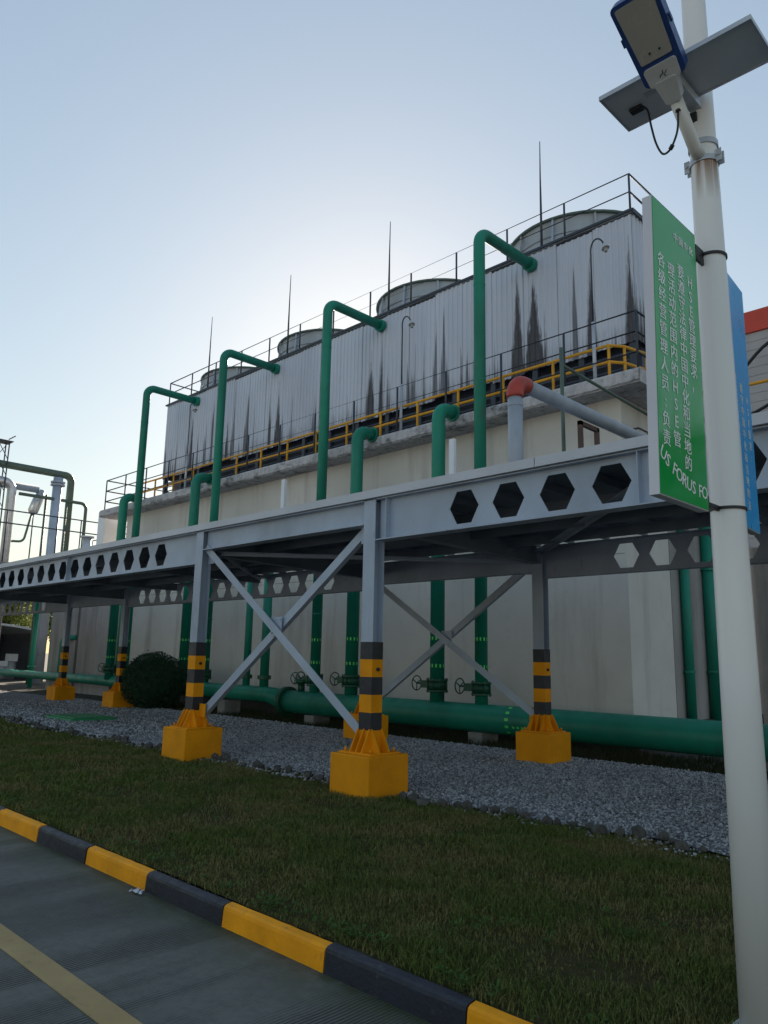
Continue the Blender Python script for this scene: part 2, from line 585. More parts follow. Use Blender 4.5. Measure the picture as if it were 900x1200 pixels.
def copy_at(src, delta, parent=None):
    """copy one object (mesh shared) moved by delta in world space"""
    o = src.copy()
    COL.objects.link(o)
    w = WL[src.name] + Vector(delta)
    o.parent = parent
    o.location = w - (WL[parent.name] if parent else Vector((0, 0, 0)))
    WL[o.name] = w
    return o


def dup_tree(src, delta, parent=None):
    o = copy_at(src, delta, parent)
    for ch in list(src.children):
        dup_tree(ch, delta, o)
    return o


def tag(o, label, cat, group=None):
    o['label'] = label
    o['category'] = cat
    if group:
        o['group'] = group
    return o


def thing(name, loc, label, cat, group=None):
    return tag(link(name, None, loc), label, cat, group)


def group_part(name, loc, parent):
    return link(name, None, loc, parent)


def structure(o):
    o['kind'] = 'structure'
    return o


def stuff(o):
    o['kind'] = 'stuff'
    return o


def fillet(pts, r, n=8):
    """polyline with its inner corners rounded"""
    pts = [Vector(p) for p in pts]
    out = [pts[0]]
    for i in range(1, len(pts) - 1):
        a, b, c = pts[i - 1], pts[i], pts[i + 1]
        u, w = (a - b).normalized(), (c - b).normalized()
        ang = u.angle(w)
        t = r / math.tan(ang / 2)
        p0, p1 = b + u * t, b + w * t
        ctr = b + (u + w).normalized() * (r / math.sin(ang / 2))
        e0, e1 = p0 - ctr, p1 - ctr
        tot = e0.angle(e1)
        for k in range(n + 1):
            s = k / n
            out.append(ctr + (e0 * math.sin((1 - s) * tot) + e1 * math.sin(s * tot)) / math.sin(tot))
    out.append(pts[-1])
    return out


def big_mesh(name, verts, faces_flat, nper, mat, parent=None, smooth=False):
    """numpy mesh: faces_flat int array, all faces with nper corners"""
    me = bpy.data.meshes.new(name)
    nf = len(faces_flat) // nper
    me.vertices.add(len(verts))
    me.vertices.foreach_set('co', verts.astype(np.float32).ravel())
    me.loops.add(len(faces_flat))
    me.loops.foreach_set('vertex_index', faces_flat.astype(np.int32))
    me.polygons.add(nf)
    me.polygons.foreach_set('loop_start', (np.arange(nf) * nper).astype(np.int32))
    me.polygons.foreach_set('loop_total', np.full(nf, nper, dtype=np.int32))
    me.update(calc_edges=True)
    me.validate()
    me.materials.append(M[mat])
    return link(name, me, (0, 0, 0), parent)


# ================================================================== GROUND
def sheet(name, x0, x1, y0, y1, z, mat, nx=1, ny=1, jit=0.0, edge=None):
    xs = np.linspace(x0, x1, nx + 1)
    ys = np.linspace(y0, y1, ny + 1)
    m = MB()
    vs = []
    for j, y in enumerate(ys):
        for i, x in enumerate(xs):
            yy = y
            if edge and j == 0:
                yy += edge(x)
            vs.append((x, yy, z + (rnd.uniform(-jit, jit) if jit else 0)))
    fs = [(j * (nx + 1) + i, j * (nx + 1) + i + 1, (j + 1) * (nx + 1) + i + 1, (j + 1) * (nx + 1) + i) for j in range(ny) for i in range(nx)]
    m.add(vs, fs, jit > 0)
    return structure(m.build(name, mat))


sheet('ground', -900, 900, -900, 900, -0.20, 'ground')
yard = sheet('yard_ground', -70, 40, 6.5, 120, -0.03, 'soil')
road = sheet('road', -70, 30, -9, 3.02, -0.13, 'road')
sheet('bounce_ground', -120, 90, -160, -9.02, -0.12, 'bounce_ground')  # unseen pale ground added behind the camera to bounce sunlight onto the facade
rl = MB().box(-60, 20, 1.86, 2.005, -0.129, -0.1255).build('painted_line', 'line', road)
lawn = sheet('lawn', -60, 20, 3.085, 6.9, 0.0, 'lawn', 160, 10, 0.012)


def gedge(x):
    return 0.10 * math.sin(x * 1.3) + 0.07 * math.sin(x * 3.7 + 1) + 0.04 * math.sin(x * 9.1)


gravel = sheet('gravel_bed', -60, 20, 6.72, 11.35, 0.016, 'gravel_sheet', 220, 12, 0.008, gedge)

# kerb stones, alternately black and yellow
kerb = structure(link('kerb', None, (-5, 3.06, -0.13)))
PROF = [(2.992, -0.16), (3.004, -0.030), (3.010, -0.012), (3.024, -0.002), (3.066, 0.004), (3.078, 0.0), (3.082, -0.16)]
proto = {}
for k in range(-6, 40):
    x1 = -2.40 - 0.98 * k
    x0 = x1 - 0.98
    colr = 'kerb_black' if k % 2 == 0 else 'kerb_yellow'
    jz, jy = rnd.uniform(-0.006, 0.006), rnd.uniform(-0.006, 0.006)
    if colr not in proto:
        mk = MB()
        n = 10
        ln = len(PROF)
        vs, fs = [], []
        for i in range(n + 1):
            xx = x0 + 0.004 + (0.972) * i / n
            for q in PROF:
                vs.append((xx, q[0] + (rnd.uniform(-.0012, .0012) if q[1] > -0.1 else 0), q[1] + (rnd.uniform(-.0012, .0012) if q[1] > -0.1 else 0)))
        for i in range(n):
            for j in range(ln):
                fs.append((i * ln + j, i * ln + (j + 1) % ln, (i + 1) * ln + (j + 1) % ln, (i + 1) * ln + j))
        mk.add(vs, fs, False)
        mk.f += [tuple(range(ln)), tuple(n * ln + j for j in reversed(range(ln)))]
        mk.s += [False, False]
        proto[colr] = (mk.build('kerb_stone', colr, kerb), x1)
    else:
        s, sx = proto[colr]
        copy_at(s, (x1 - sx, jy, jz), kerb)


# pebbles of the gravel bed (stuff)
def pebbles(n, x0, x1, size, seed):
    g = np.random.default_rng(seed)
    x = g.uniform(x0, x1, n)
    y = g.uniform(6.45, 11.4, n)
    ed = 6.72 + 0.10 * np.sin(x * 1.3) + 0.07 * np.sin(x * 3.7 + 1) + 0.04 * np.sin(x * 9.1)
    keep = (y > ed - 0.02) | (g.random(n) < 0.18)
    x, y = x[keep], y[keep]
    n = len(x)
    s = size * g.uniform(0.55, 1.35, n)
    oct_ = np.array([(1, 0, 0), (0, 1, 0), (-1, 0, 0), (0, -1, 0), (0, 0, 0.75), (0, 0, -0.75)], float)
    jit = g.uniform(0.65, 1.3, (n, 6, 1))
    V = oct_[None] * jit
    ax = g.uniform(-0.6, 0.6, n)
    az = g.uniform(0, 6.28, n)
    ca, sa, cz, sz = np.cos(ax), np.sin(ax), np.cos(az), np.sin(az)
    yy = V[..., 1] * ca[:, None] - V[..., 2] * sa[:, None]
    zz = V[..., 1] * sa[:, None] + V[..., 2] * ca[:, None]
    xx = V[..., 0] * cz[:, None] - yy * sz[:, None]
    yy2 = V[..., 0] * sz[:, None] + yy * cz[:, None]
    W = np.stack([xx, yy2, zz], -1) * s[:, None, None]
    W += np.stack([x, y, 0.018 + s * g.uniform(0.05, 0.6, n)], -1)[:, None]
    T = np.array([(0, 1, 4), (1, 2, 4), (2, 3, 4), (3, 0, 4), (1, 0, 5), (2, 1, 5), (3, 2, 5), (0, 3, 5)])
    Fc = (T[None] + (np.arange(n) * 6)[:, None, None]).reshape(-1)
    return W.reshape(-1, 3), Fc


pv, pf, off = [], [], 0
for (n, a, b, s, sd_) in ((46000, -7.5, -0.5, 0.016, 1), (42000, -14, -7.5, 0.019, 2), (26000, -26, -14, 0.030, 3)):
    v_, f_ = pebbles(n, a, b, s, sd_)
    pv.append(v_)
    pf.append(f_ + off)
    off += len(v_)
peb = stuff(big_mesh('gravel_pebbles', np.concatenate(pv), np.concatenate(pf), 3, 'pebble', gravel))

# rough stones edging the gravel
for i in range(130):
    x = -0.9 - i * 0.148 + rnd.uniform(-.04, .04)
    if abs(x + 6.63) < 0.42 or abs(x + 10.55) < 0.42:
        continue
    if rnd.random() < 0.10:
        continue
    y = 6.60 + gedge(x) + rnd.uniform(-.07, .05)
    bm = bmesh.new()
    bmesh.ops.create_icosphere(bm, subdivisions=1, radius=1)
    s = rnd.uniform(0.035, 0.085)
    sx, sy, sz = s * rnd.uniform(.8, 1.3), s * rnd.uniform(.7, 1.2), s * rnd.uniform(.6, 1.15)
    for q in bm.verts:
        k = rnd.uniform(.72, 1.2)
        q.co = Vector((x + q.co.x * sx * k, y + q.co.y * sy * k, 0.025 + s * 0.45 + q.co.z * sz * k))
    bm.verts.index_update()
    mm = MB().add([q.co[:] for q in bm.verts], [[q.index for q in fa.verts] for fa in bm.faces])
    bm.free()
    mm.build('stone', 'stone', gravel)


# grass (stuff)
def grass_blades(n, x0, x1, y0, y1, hgt, wid, seed):
    g = np.random.default_rng(seed)
    x = g.uniform(x0, x1, n)
    y = g.uniform(y0, y1, n)
    patch = 0.5 + 0.5 * np.sin(x * 2.1 + 3 * np.sin(y * 1.7)) * np.sin(y * 2.9 + 2 * np.sin(x * 1.3))
    ed = 6.72 + 0.10 * np.sin(x * 1.3) + 0.07 * np.sin(x * 3.7 + 1)
    bare = np.sin(x * 1.9 + 1.3 * np.sin(y * 2.3 + 1)) * np.sin(y * 2.2 + 1.7 * np.sin(x * 1.1 + 2))
    keep = (g.random(n) < (0.45 + 0.55 * patch) * np.where(bare > 0.72, 0.35, 1.0)) & ((y < ed - 0.12) | (g.random(n) < 0.12))
    x, y, patch = x[keep], y[keep], patch[keep]
    n = len(x)
    tuft = 0.5 + 0.5 * np.sin(x * 5.3 + 2 * np.sin(y * 4.1)) * np.sin(y * 6.7 + 2 * np.sin(x * 3.9))
    h = hgt * g.uniform(0.4, 1.25, n) * (0.45 + 0.55 * patch + 0.55 * tuft ** 2)
    w = wid * g.uniform(0.6, 1.3, n)
    a = g.uniform(0, 6.283, n)
    lean = g.uniform(0.1, 0.95, n) * h
    la = g.uniform(0, 6.283, n)
    dx, dy = np.cos(a) * w, np.sin(a) * w
    lx, ly = np.cos(la) * lean, np.sin(la) * lean
    z0 = np.full(n, -0.004)
    b0 = np.stack([x - dx, y - dy, z0], -1)
    b1 = np.stack([x + dx, y + dy, z0], -1)
    m0 = np.stack([x - dx * .8 + lx * .4, y - dy * .8 + ly * .4, h * .6], -1)
    m1 = np.stack([x + dx * .8 + lx * .4, y + dy * .8 + ly * .4, h * .6], -1)
    tp = np.stack([x + lx, y + ly, h * .95], -1)
    V = np.stack([b0, b1, m1, m0, tp], 1).reshape(-1, 3)
    T = np.array([(0, 1, 2), (0, 2, 3), (3, 2, 4)])
    Fc = (T[None] + (np.arange(n) * 5)[:, None, None]).reshape(-1)
    return V, Fc


gv, gf, off = [], [], 0
for (n, a, b, h, w, s) in ((120000, -4.2, 0.6, 0.055, 0.0028, 1), (90000, -8.5, -4.2, 0.055, 0.0036, 2), (70000, -15, -8.5, 0.055, 0.006, 3), (40000, -26, -15, 0.06, 0.010, 4)):
    v_, f_ = grass_blades(n, a, b, 3.085, 6.72, h, w, s)
    gv.append(v_)
    gf.append(f_ + off)
    off += len(v_)
gr = stuff(big_mesh('lawn_grass', np.concatenate(gv), np.concatenate(gf), 3, 'grass', lawn))

# rank dark grass under the header pipe (stuff)
g = np.random.default_rng(8)
n = 26000
x_, y_ = g.uniform(-24, 1, n), g.uniform(11.35, 13.2, n)
h_ = g.uniform(.04, .17, n) * (.4 + .6 * np.sin(x_ * 1.7 + np.sin(y_ * 3)) ** 2)
a_ = g.uniform(0, 6.283, n)
dx_, dy_ = np.cos(a_) * .008, np.sin(a_) * .008
lx_, ly_ = g.normal(size=n) * h_ * .4, g.normal(size=n) * h_ * .4
V = np.stack([np.stack([x_ - dx_, y_ - dy_, np.full(n, -.035)], -1), np.stack([x_ + dx_, y_ + dy_, np.full(n, -.035)], -1), np.stack([x_ + lx_, y_ + ly_, h_], -1)], 1).reshape(-1, 3)
stuff(big_mesh('yard_grass', V, np.arange(3 * n), 3, 'yard_grass', yard))

# broad-leaved weeds along the kerb and in the lawn (stuff)
wm_v, wm_f, off = [], [], 0
g = np.random.default_rng(5)
cl = [(-0.5 - g.random() * 9, 3.10 + abs(g.normal()) * 0.10, 1.0) for _ in range(60)] + [(-g.random() * 12, 3.3 + g.random() * 3.2, 0.9) for _ in range(75)] \
    + [(-2.98 + g.normal() * .07, 3.9 + g.normal() * .1, 1.0) for _ in range(6)] + [(-3.3 + g.normal() * .15, 3.10 + g.random() * .1, 1.1) for _ in range(8)]
for (cx, cy, k) in cl:
    for _ in range(int(g.integers(8, 20))):
        a = g.uniform(0, 6.28)
        r = g.uniform(.01, .055) * k
        L, W_ = g.uniform(.010, .022) * k, g.uniform(.005, .010) * k
        z = g.uniform(.015, .06) * k
        c = np.array([cx + math.cos(a) * r, cy + math.sin(a) * r, z + 0.01])
        d = np.array([math.cos(a), math.sin(a), g.uniform(-.2, .7)])
        s_ = np.array([-math.sin(a), math.cos(a), g.uniform(-.3, .3)])
        wm_v.append(np.array([c - d * L, c + s_ * W_, c + d * L, c - s_ * W_]))
        wm_f.append(np.array([0, 1, 2, 3]) + off)
        off += 4
stuff(big_mesh('lawn_weeds', np.concatenate(wm_v), np.concatenate(wm_f), 4, 'weed', lawn))

# a crumpled scrap lying in the gutter
sc_ = MB()
for k in range(7):
    a = rnd.uniform(0, 3.1)
    c = Vector((-5.32 + rnd.uniform(-.05, .05), 2.93 + rnd.uniform(-.03, .03), -0.115))
    d = Vector((math.cos(a), math.sin(a), 0)) * rnd.uniform(.02, .045)
    s_ = Vector((-math.sin(a), math.cos(a), rnd.uniform(-.4, .8))) * rnd.uniform(.012, .025)
    sc_.add([c - d, c + s_, c + d + Vector((0, 0, .012)), c - s_ * .5], [(0, 1, 2, 3)])
tag(sc_.build('leaf_litter', 'galv'), 'small grey crumpled scrap lying in the gutter by the kerb', 'litter')


# ================================================================== PIPE RACK
FX = {'A': -6.63, 'B': -10.50}
YF, YR = 6.50, 10.62
RX = {'C': -6.93, 'D': -10.95, 'E': -21.17, 'F': -25.15}
rack = thing('pipe_rack', (-10, 8.5, 0), 'long grey steel pipe rack with hexagon-holed beams crossing the picture', 'pipe rack')


def ped(x, y, label, size=0.65, h=0.46):
    o = MB().bbox(x - size / 2, x + size / 2, y - size / 2, y + size / 2, -0.1, h, 0.012).build('concrete_pedestal', 'yellow')
    return tag(o, label, 'pedestal', 'yellow pedestals under the rack columns')


ped(FX['A'], YF, 'large yellow concrete pedestal nearest the camera, on the lawn edge')
ped(FX['B'] - .08, YF + .06, 'yellow pedestal at the lawn edge under the second front column, beside the round bush')
ped(RX['C'], YR, 'yellow pedestal on the gravel under the rear column, nearest the lamp pole', .62)
ped(RX['D'], YR, 'yellow pedestal mostly hidden behind the nearest front column', .62)
ped(RX['E'], YR, 'yellow pedestal just left of the round bush', .66)
ped(RX['F'], YR, 'leftmost yellow pedestal, beside the thin green pipe', .66)


def column(x, y, ztop=3.47, painted=True):
    w, d, t = 0.20, 0.17, 0.012
    m = MB()
    z0 = 0.485 if painted else 0.0
    m.box(x - w / 2, x + w / 2, y - d / 2, y - d / 2 + t, z0, ztop)
    m.box(x - w / 2, x + w / 2, y + d / 2 - t, y + d / 2, z0, ztop)
    m.box(x - 0.005, x + 0.005, y - d / 2 + t, y + d / 2 - t, z0, ztop - 0.001)
    c = m.build('column', 'steel', rack)
    if not painted:
        return c
    zs = [0.72, 0.92, 1.125, 1.33, 1.535, 1.74]
    for k in range(5):
        e = 0.004
        MB().box(x - w / 2 - e, x + w / 2 + e, y - d / 2 - e, y + d / 2 + e, zs[k], zs[k + 1] - 0.0005).build('painted_band', 'black' if k % 2 == 0 else 'yellow', c)
    b = MB()
    zb_ = .481
    b.box(x - .26, x + .26, y - .24, y + .24, .461, zb_)
    e = 0.008
    b.box(x - w / 2 - e, x + w / 2 + e, y - d / 2 - e, y + d / 2 + e, zb_, .7195)
    for s in (-1, 1):
        for dx in (-0.095, 0.0, 0.095):
            b.prism([(y + s * (d / 2 + e), zb_), (y + s * .232, zb_), (y + s * .225, .50), (y + s * (d / 2 + e + .014), .735), (y + s * (d / 2 + e), .735)], 'x', x + dx - .007, x + dx + .007)
        for dy in (-0.08, 0.08):
            b.prism([(x + s * (w / 2 + e), zb_), (x + s * .252, zb_), (x + s * .245, .50), (x + s * (w / 2 + e + .014), .735), (x + s * (w / 2 + e), .735)], 'y', y + dy - .007, y + dy + .007)
    b.build('base_shoe', 'yellow', c)
    for sx in (-1, 1):
        for sy in (-1, 1):
            MB().cyl((x + sx * .21, y + sy * .19, .481), (x + sx * .21, y + sy * .19, .525), .016, 6).build('anchor_bolt', 'yellow', c)
    if painted:
        for s in (-1, 1):
            MB().cyl((x + s * (w / 2 + .004), y, 1.42), (x + s * (w / 2 + .03), y, 1.42), .022, 8).build('bolt_head', 'black', c)
    return c


for k in 'AB':
    column(FX[k], YF)
for k in 'CDEF':
    column(RX[k], YR, 3.38)
for (x, y) in ((-21.17, YF), (-25.15, YF), (4.4, YF), (4.4, YR), (-37, YR), (-37, YF)):
    column(x, y, 3.38, False)


def web_holes(m, xa, xb, y, zb, zt, centers, hw=0.205, hh=0.185, t=0.010):
    """web plate with hexagon openings; both skins and the rims"""
    zc = (zb + zt) / 2
    cs = sorted(centers)
    cuts = [xa] + [(cs[i] + cs[i + 1]) / 2 for i in range(len(cs) - 1)] + [xb]
    for yy in (y - t / 2, y + t / 2):
        for i, c in enumerate(cs):
            a, b = cuts[i], cuts[i + 1]
            if i == 0:
                a = c - 0.30
                m.add([(xa, yy, zb), (a, yy, zb), (a, yy, zc), (a, yy, zt), (xa, yy, zt)], [(0, 1, 2, 3, 4)])
            if i == len(cs) - 1:
                b = c + 0.30
                m.add([(b, yy, zb), (xb, yy, zb), (xb, yy, zt), (b, yy, zt), (b, yy, zc)], [(0, 1, 2, 3, 4)])
            h = [(c - hw, zc), (c - hw / 2, zc + hh), (c + hw / 2, zc + hh), (c + hw, zc), (c + hw / 2, zc - hh), (c - hw / 2, zc - hh)]
            P = [(a, yy, zb), (b, yy, zb), (b, yy, zc), (b, yy, zt), (a, yy, zt), (a, yy, zc)] + [(q[0], yy, q[1]) for q in h]
            m.add(P, [(4, 7, 8, 3), (5, 6, 7, 4), (0, 11, 6, 5), (0, 1, 10, 11), (1, 2, 9, 10), (2, 3, 8, 9)])
    for c in cs:
        h = [(c - hw, zc), (c - hw / 2, zc + hh), (c + hw / 2, zc + hh), (c + hw, zc), (c + hw / 2, zc - hh), (c - hw / 2, zc - hh)]
        vs = [(q[0], y - t / 2, q[1]) for q in h] + [(q[0], y + t / 2, q[1]) for q in h]
        m.add(vs, [(i, (i + 1) % 6, 6 + (i + 1) % 6, 6 + i) for i in range(6)])


def beam(xa, xb, y, zb, zt, centers=None, flange=0.18, mat='steel'):
    m = MB()
    tf = 0.014
    m.box(xa, xb, y - flange / 2, y + flange / 2, zt - tf, zt)
    m.box(xa, xb, y - flange / 2, y + flange / 2, zb, zb + tf)
    if centers:
        web_holes(m, xa, xb, y, zb + tf, zt - tf, centers)
    else:
        m.box(xa, xb, y - .005, y + .005, zb + tf, zt - tf)
    return m


def castellated(xa, xb, y, zb, zt, centers, stiff=()):
    m = beam(xa, xb, y, zb, zt, centers)
    o = m.build('castellated_beam', 'steel', rack)
    for sx in stiff:
        MB().box(sx - .005, sx + .005, y - .088, y - .0055, zb + .0145, zt - .0145).build('stiffener', 'steel', o)
    return o


castellated(-6.515, 4.3, YF, 2.96, 3.48, [-5.21 + .595 * k for k in range(14)], (-6.35, -3.12))
castellated(-21.065, -10.605, YF, 2.96, 3.48, [-11.85 - .575 * k for k in range(15)], (-15.5,))
castellated(-36.9, -25.255, YF, 2.96, 3.48, [-27.1 - .575 * k for k in range(16)])
beam(-10.395, -6.735, YF, 3.17, 3.479, None).build('tie_beam', 'steel', rack)
beam(-25.045, -21.275, YF, 3.17, 3.479, None).build('tie_beam', 'steel', rack)
castellated(-6.825, 4.3, YR, 2.88, 3.40, [-5.40 + .568 * k for k in range(15)])
castellated(-21.065, -11.055, YR, 2.88, 3.40, [-12.2 - .575 * k for k in range(15)])
castellated(-36.9, -25.255, YR, 2.88, 3.40, [-27.3 - .575 * k for k in range(16)])
beam(-10.845, -7.035, YR, 2.98, 3.399, None).build('tie_beam', 'steel', rack)
beam(-25.045, -21.275, YR, 2.98, 3.399, None).build('tie_beam', 'steel', rack)
# pale edge channel along the top
for (a, b) in ((-38, -27), (-26.99, -16.0), (-15.99, -4.2), (-4.19, 5)):
    MB().box(a, b, YF - .135, YF - .125, 3.485, 3.585).box(a, b, YF - .125, YF + .06, 3.575, 3.585).box(a, b, YF - .125, YF + .02, 3.485, 3.493).build('edge_channel', 'steel_light', rack)
    MB().box(a, b, YR + .02, YR + .09, 3.50, 3.58).build('edge_channel', 'steel_light', rack)
# joists, cross beams, purlins and deck plates
j0 = MB().box(-0.025, 0.025, YF + .07, YR + .1, 3.485, 3.495).box(-.004, .004, YF + .07, YR + .1, 3.405, 3.485).build('joist', 'deck', rack)
first = True
for k in range(66):
    x = 4.2 - k * 0.62
    if first:
        base = WL[j0.name].copy()
        j0.location = Vector((x, base.y, base.z)) - WL[rack.name]
        WL[j0.name] = Vector((x, base.y, base.z))
        first = False
    else:
        copy_at(j0, (-k * 0.62, 0, 0), rack)
for (xf, xr) in ((-6.62, -6.93), (-10.5, -10.95), (-21.17, -21.17), (-25.15, -25.15), (4.4, 4.4), (-1.1, -1.1), (-14.5, -14.5), (-18.2, -18.2), (-3.0, -3.0)):
    m = MB()
    zb = 3.12 if xf in (-6.62, -10.5, -21.17, -25.15) else 3.22
    a, b = YF + .095, YR - .095
    for (z, w, h) in ((3.39, .15, .012), (zb, .15, .012)):
        m.bar((xf, a, z), (xr, b, z), w, h)
    m.bar((xf, a, (3.39 + zb) / 2), (xr, b, (3.39 + zb) / 2), .008, 3.39 - zb - .014)
    m.build('cross_beam', 'deck', rack)
for y in (7.6, 8.6, 9.6):
    MB().box(-37.5, 4.5, y - .04, y + .04, 3.395, 3.402).box(-37.5, 4.5, y - .004, y + .004, 3.26, 3.395).build('purlin', 'deck', rack)
for (p, q) in (((-6.85, 10.45, 3.30), (-3.05, 6.65, 3.30)), ((-10.8, 10.45, 3.2), (-6.75, 6.65, 3.2)), ((-14.4, 10.4, 3.3), (-10.65, 6.7, 3.3)), ((-10.4, 6.7, 3.17), (-7.1, 10.45, 3.17)), ((-1.2, 10.4, 3.3), (-2.95, 6.65, 3.3))):
    MB().bar(p, q, .11, .010).bar(Vector(p) + Vector((0.04, 0.04, -.03)), Vector(q) + Vector((0.04, 0.04, -.03)), .008, .055).build('plan_brace', 'steel', rack)
dp = None
for k in range(22):
    x1 = 4.6 - 2.0 * k
    if dp is None:
        dp = MB().box(x1 - 1.994, x1, YF + .065, YR + .015, 3.4965, 3.5045).build('deck_plate', 'deck', rack)
    else:
        copy_at(dp, (-2.0 * k, 0, 0), rack)


# cross bracing
def brace(p, q, y, mat='steel', flip=1):
    m = MB()
    a, b = Vector((p[0], y, p[1])), Vector((q[0], y, q[1]))
    d = (b - a).normalized()
    n = Vector((0, 1, 0)).cross(d).normalized()
    m.bar(a, b, .010, .115, n)                       # flat leg facing the front
    off = n * (.0525 * flip)
    m.bar(a + off + Vector((0, .040, 0)), b + off + Vector((0, .040, 0)), .070, .010, n)
    return m.build('brace', mat, rack)


brace((-10.40, 3.22), (-6.74, .66), YF - .02)
brace((-6.74, 3.22), (-10.40, .66), YF + .075, flip=-1)
gp = MB().box(-8.69, -8.45, YF + .030, YF + .040, 1.83, 2.09).build('gusset_plate', 'steel', rack)
for (dx, dz) in ((-.09, .09), (.09, .09), (-.09, -.09), (.09, -.09)):
    MB().cyl((-8.57 + dx, YF + .030, 1.96 + dz), (-8.57 + dx, YF + .012, 1.96 + dz), .013, 6).build('bolt', 'steel', gp)
brace((-10.86, 3.10), (-7.05, .70), YR - .02)
brace((-7.05, 3.22), (-10.86, .70), YR + .075, flip=-1)
MB().box(-9.07, -8.83, YR + .030, YR + .040, 1.82, 2.06).build('gusset_plate', 'steel', rack)
for (x, y, s) in ((-6.73, YF, -1), (-10.39, YF, 1), (-7.045, YR, -1), (-10.84, YR, 1)):
    for z in (.62, 3.02):
        MB().box(min(x, x + s * .16), max(x, x + s * .16), y + .03, y + .04, z - (0 if z < 1 else .06), z + .20).build('gusset_plate', 'yellow' if z < 1 else 'steel', rack)

# ================================================================== COOLING TOWER
TX0, TX1 = -26.6, -6.88
TY0, TY1 = 14.4, 19.0
WY = 13.4
tower = thing('cooling_tower', (-16.7, 16.5, 0), 'long cooling tower with corrugated cladding and four fan stacks on a cream wall', 'cooling tower')
bw = MB().box(-27.2, -6.80, WY, 19.6, -0.1, 6.72).build('basin_wall', 'wall', tower)
MB().box(-27.15, -6.85, WY - .008, WY - .0005, 3.60, 3.612).build('render_joint', 'wall_grey', bw)
MB().box(-6.799, -6.785, 15.22, 19.6, -.1, 5.0).build('stained_render', 'wall_grey', tower)
MB().box(-27.3, -6.79, WY - .12, WY - .001, -.1, .42).box(-6.785, -6.66, WY - .12, 19.6, -.1, .42).build('soil_shade_strip', 'soil', tower)  # added dark strip: soil plus painted shade under the header pipe
# annex wall at the far end
MB().box(-33.5, -30.9, WY + .05, 19, -.1, 4.4).build('annex_wall', 'wall_grey', tower)
MB().box(-30.6, -27.205, WY + .02, 19, -.1, 5.0).build('annex_wall', 'wall_grey', tower)
ed = MB().box(-28.4, -6.12, 12.86, 19.9, 6.722, 7.0).build('ledge', 'ledge', tower)
# crumbling lip of the ledge
lip = MB()
xs = np.linspace(-28.4, -6.12, 180)
vs, fs = [], []
for i, x in enumerate(xs):
    a, b, c = rnd.uniform(0, .03), rnd.uniform(0, .035), rnd.uniform(-.025, .02)
    vs += [(x, 12.855, 6.75 - b), (x, 12.83 - a, 6.76), (x, 12.83 - a, 6.95 + c), (x, 12.855, 7.0)]
for i in range(len(xs) - 1):
    for j in range(3):
        fs.append((i * 4 + j, (i + 1) * 4 + j, (i + 1) * 4 + j + 1, i * 4 + j + 1))
lip.add(vs, fs)
lip.build('ledge_lip', 'ledge', tower)
# tower core and roof
MB().box(TX0 + .12, TX1 - .12, TY0 + .45, TY1 - .1, 7.0, 11.22).build('core', 'louvre', tower)
MB().box(TX0 - .02, TX1 + .02, TY0 - .02, TY1 + .02, 11.225, 11.285).build('roof_deck', 'frp', tower)
MB().box(TX0 - .05, TX1 + .05, TY0 - .075, TY0 - .045, 11.235, 11.295).build('roof_trim', 'dark_rail', tower)
MB().box(TX1 + .045, TX1 + .075, TY0 - .05, TY1 + .05, 11.20, 11.30).build('roof_trim', 'dark_rail', tower)


# corrugated sheets
def sheet_profile(length):
    """trapezoid corrugation along u, returns (u, depth)"""
    out = []
    p = 0.148
    n = int(round(length / p))
    p = length / n
    for k in range(n):
        u = k * p
        out += [(u, 0.0), (u + .50 * p, 0.0), (u + .62 * p, .026), (u + .88 * p, .026)]
    out.append((length, 0.0))
    return out


def clad_front(x0, w, z0, z1):
    m = MB()
    pr = sheet_profile(w)
    n = len(pr)
    zb = [z0 + rnd.uniform(-.03, .05) * 0 for _ in pr]
    vs = [(x0 + u, TY0 - d, zb[i]) for i, (u, d) in enumerate(pr)] + [(x0 + u, TY0 - d, z1) for (u, d) in pr]
    m.add(vs, [(i, i + 1, n + i + 1, n + i) for i in range(n - 1)])
    return m


NP = 21
pw = (TX1 - TX0) / NP
cp = None
for i in range(NP):
    x0 = TX0 + i * pw
    if cp is None:
        cp = clad_front(x0, pw - .006, 8.28, 11.215).build('cladding_panel', 'clad', tower)
    else:
        copy_at(cp, (i * pw, rnd.uniform(-.012, .004), rnd.uniform(-.07, .0)), tower)
sw = (TY1 - TY0) / 5
cp = None
for i in range(5):
    y0 = TY0 + i * sw
    if cp is None:
        m = MB()
        pr = sheet_profile(sw - .006)
        n = len(pr)
        m.add([(TX1 + d, y0 + u, 8.28) for u, d in pr] + [(TX1 + d, y0 + u, 11.215) for u, d in pr], [(k, k + 1, n + k + 1, n + k) for k in range(n - 1)])
        cp = m.build('cladding_panel', 'clad', tower)
    else:
        copy_at(cp, (0, i * sw, 0), tower)
m = MB()
m.box(TX0 + .0, TX0 + .01, TY0 + .01, TY1, 8.25, 11.21)
m.build('end_sheet', 'clad', tower)
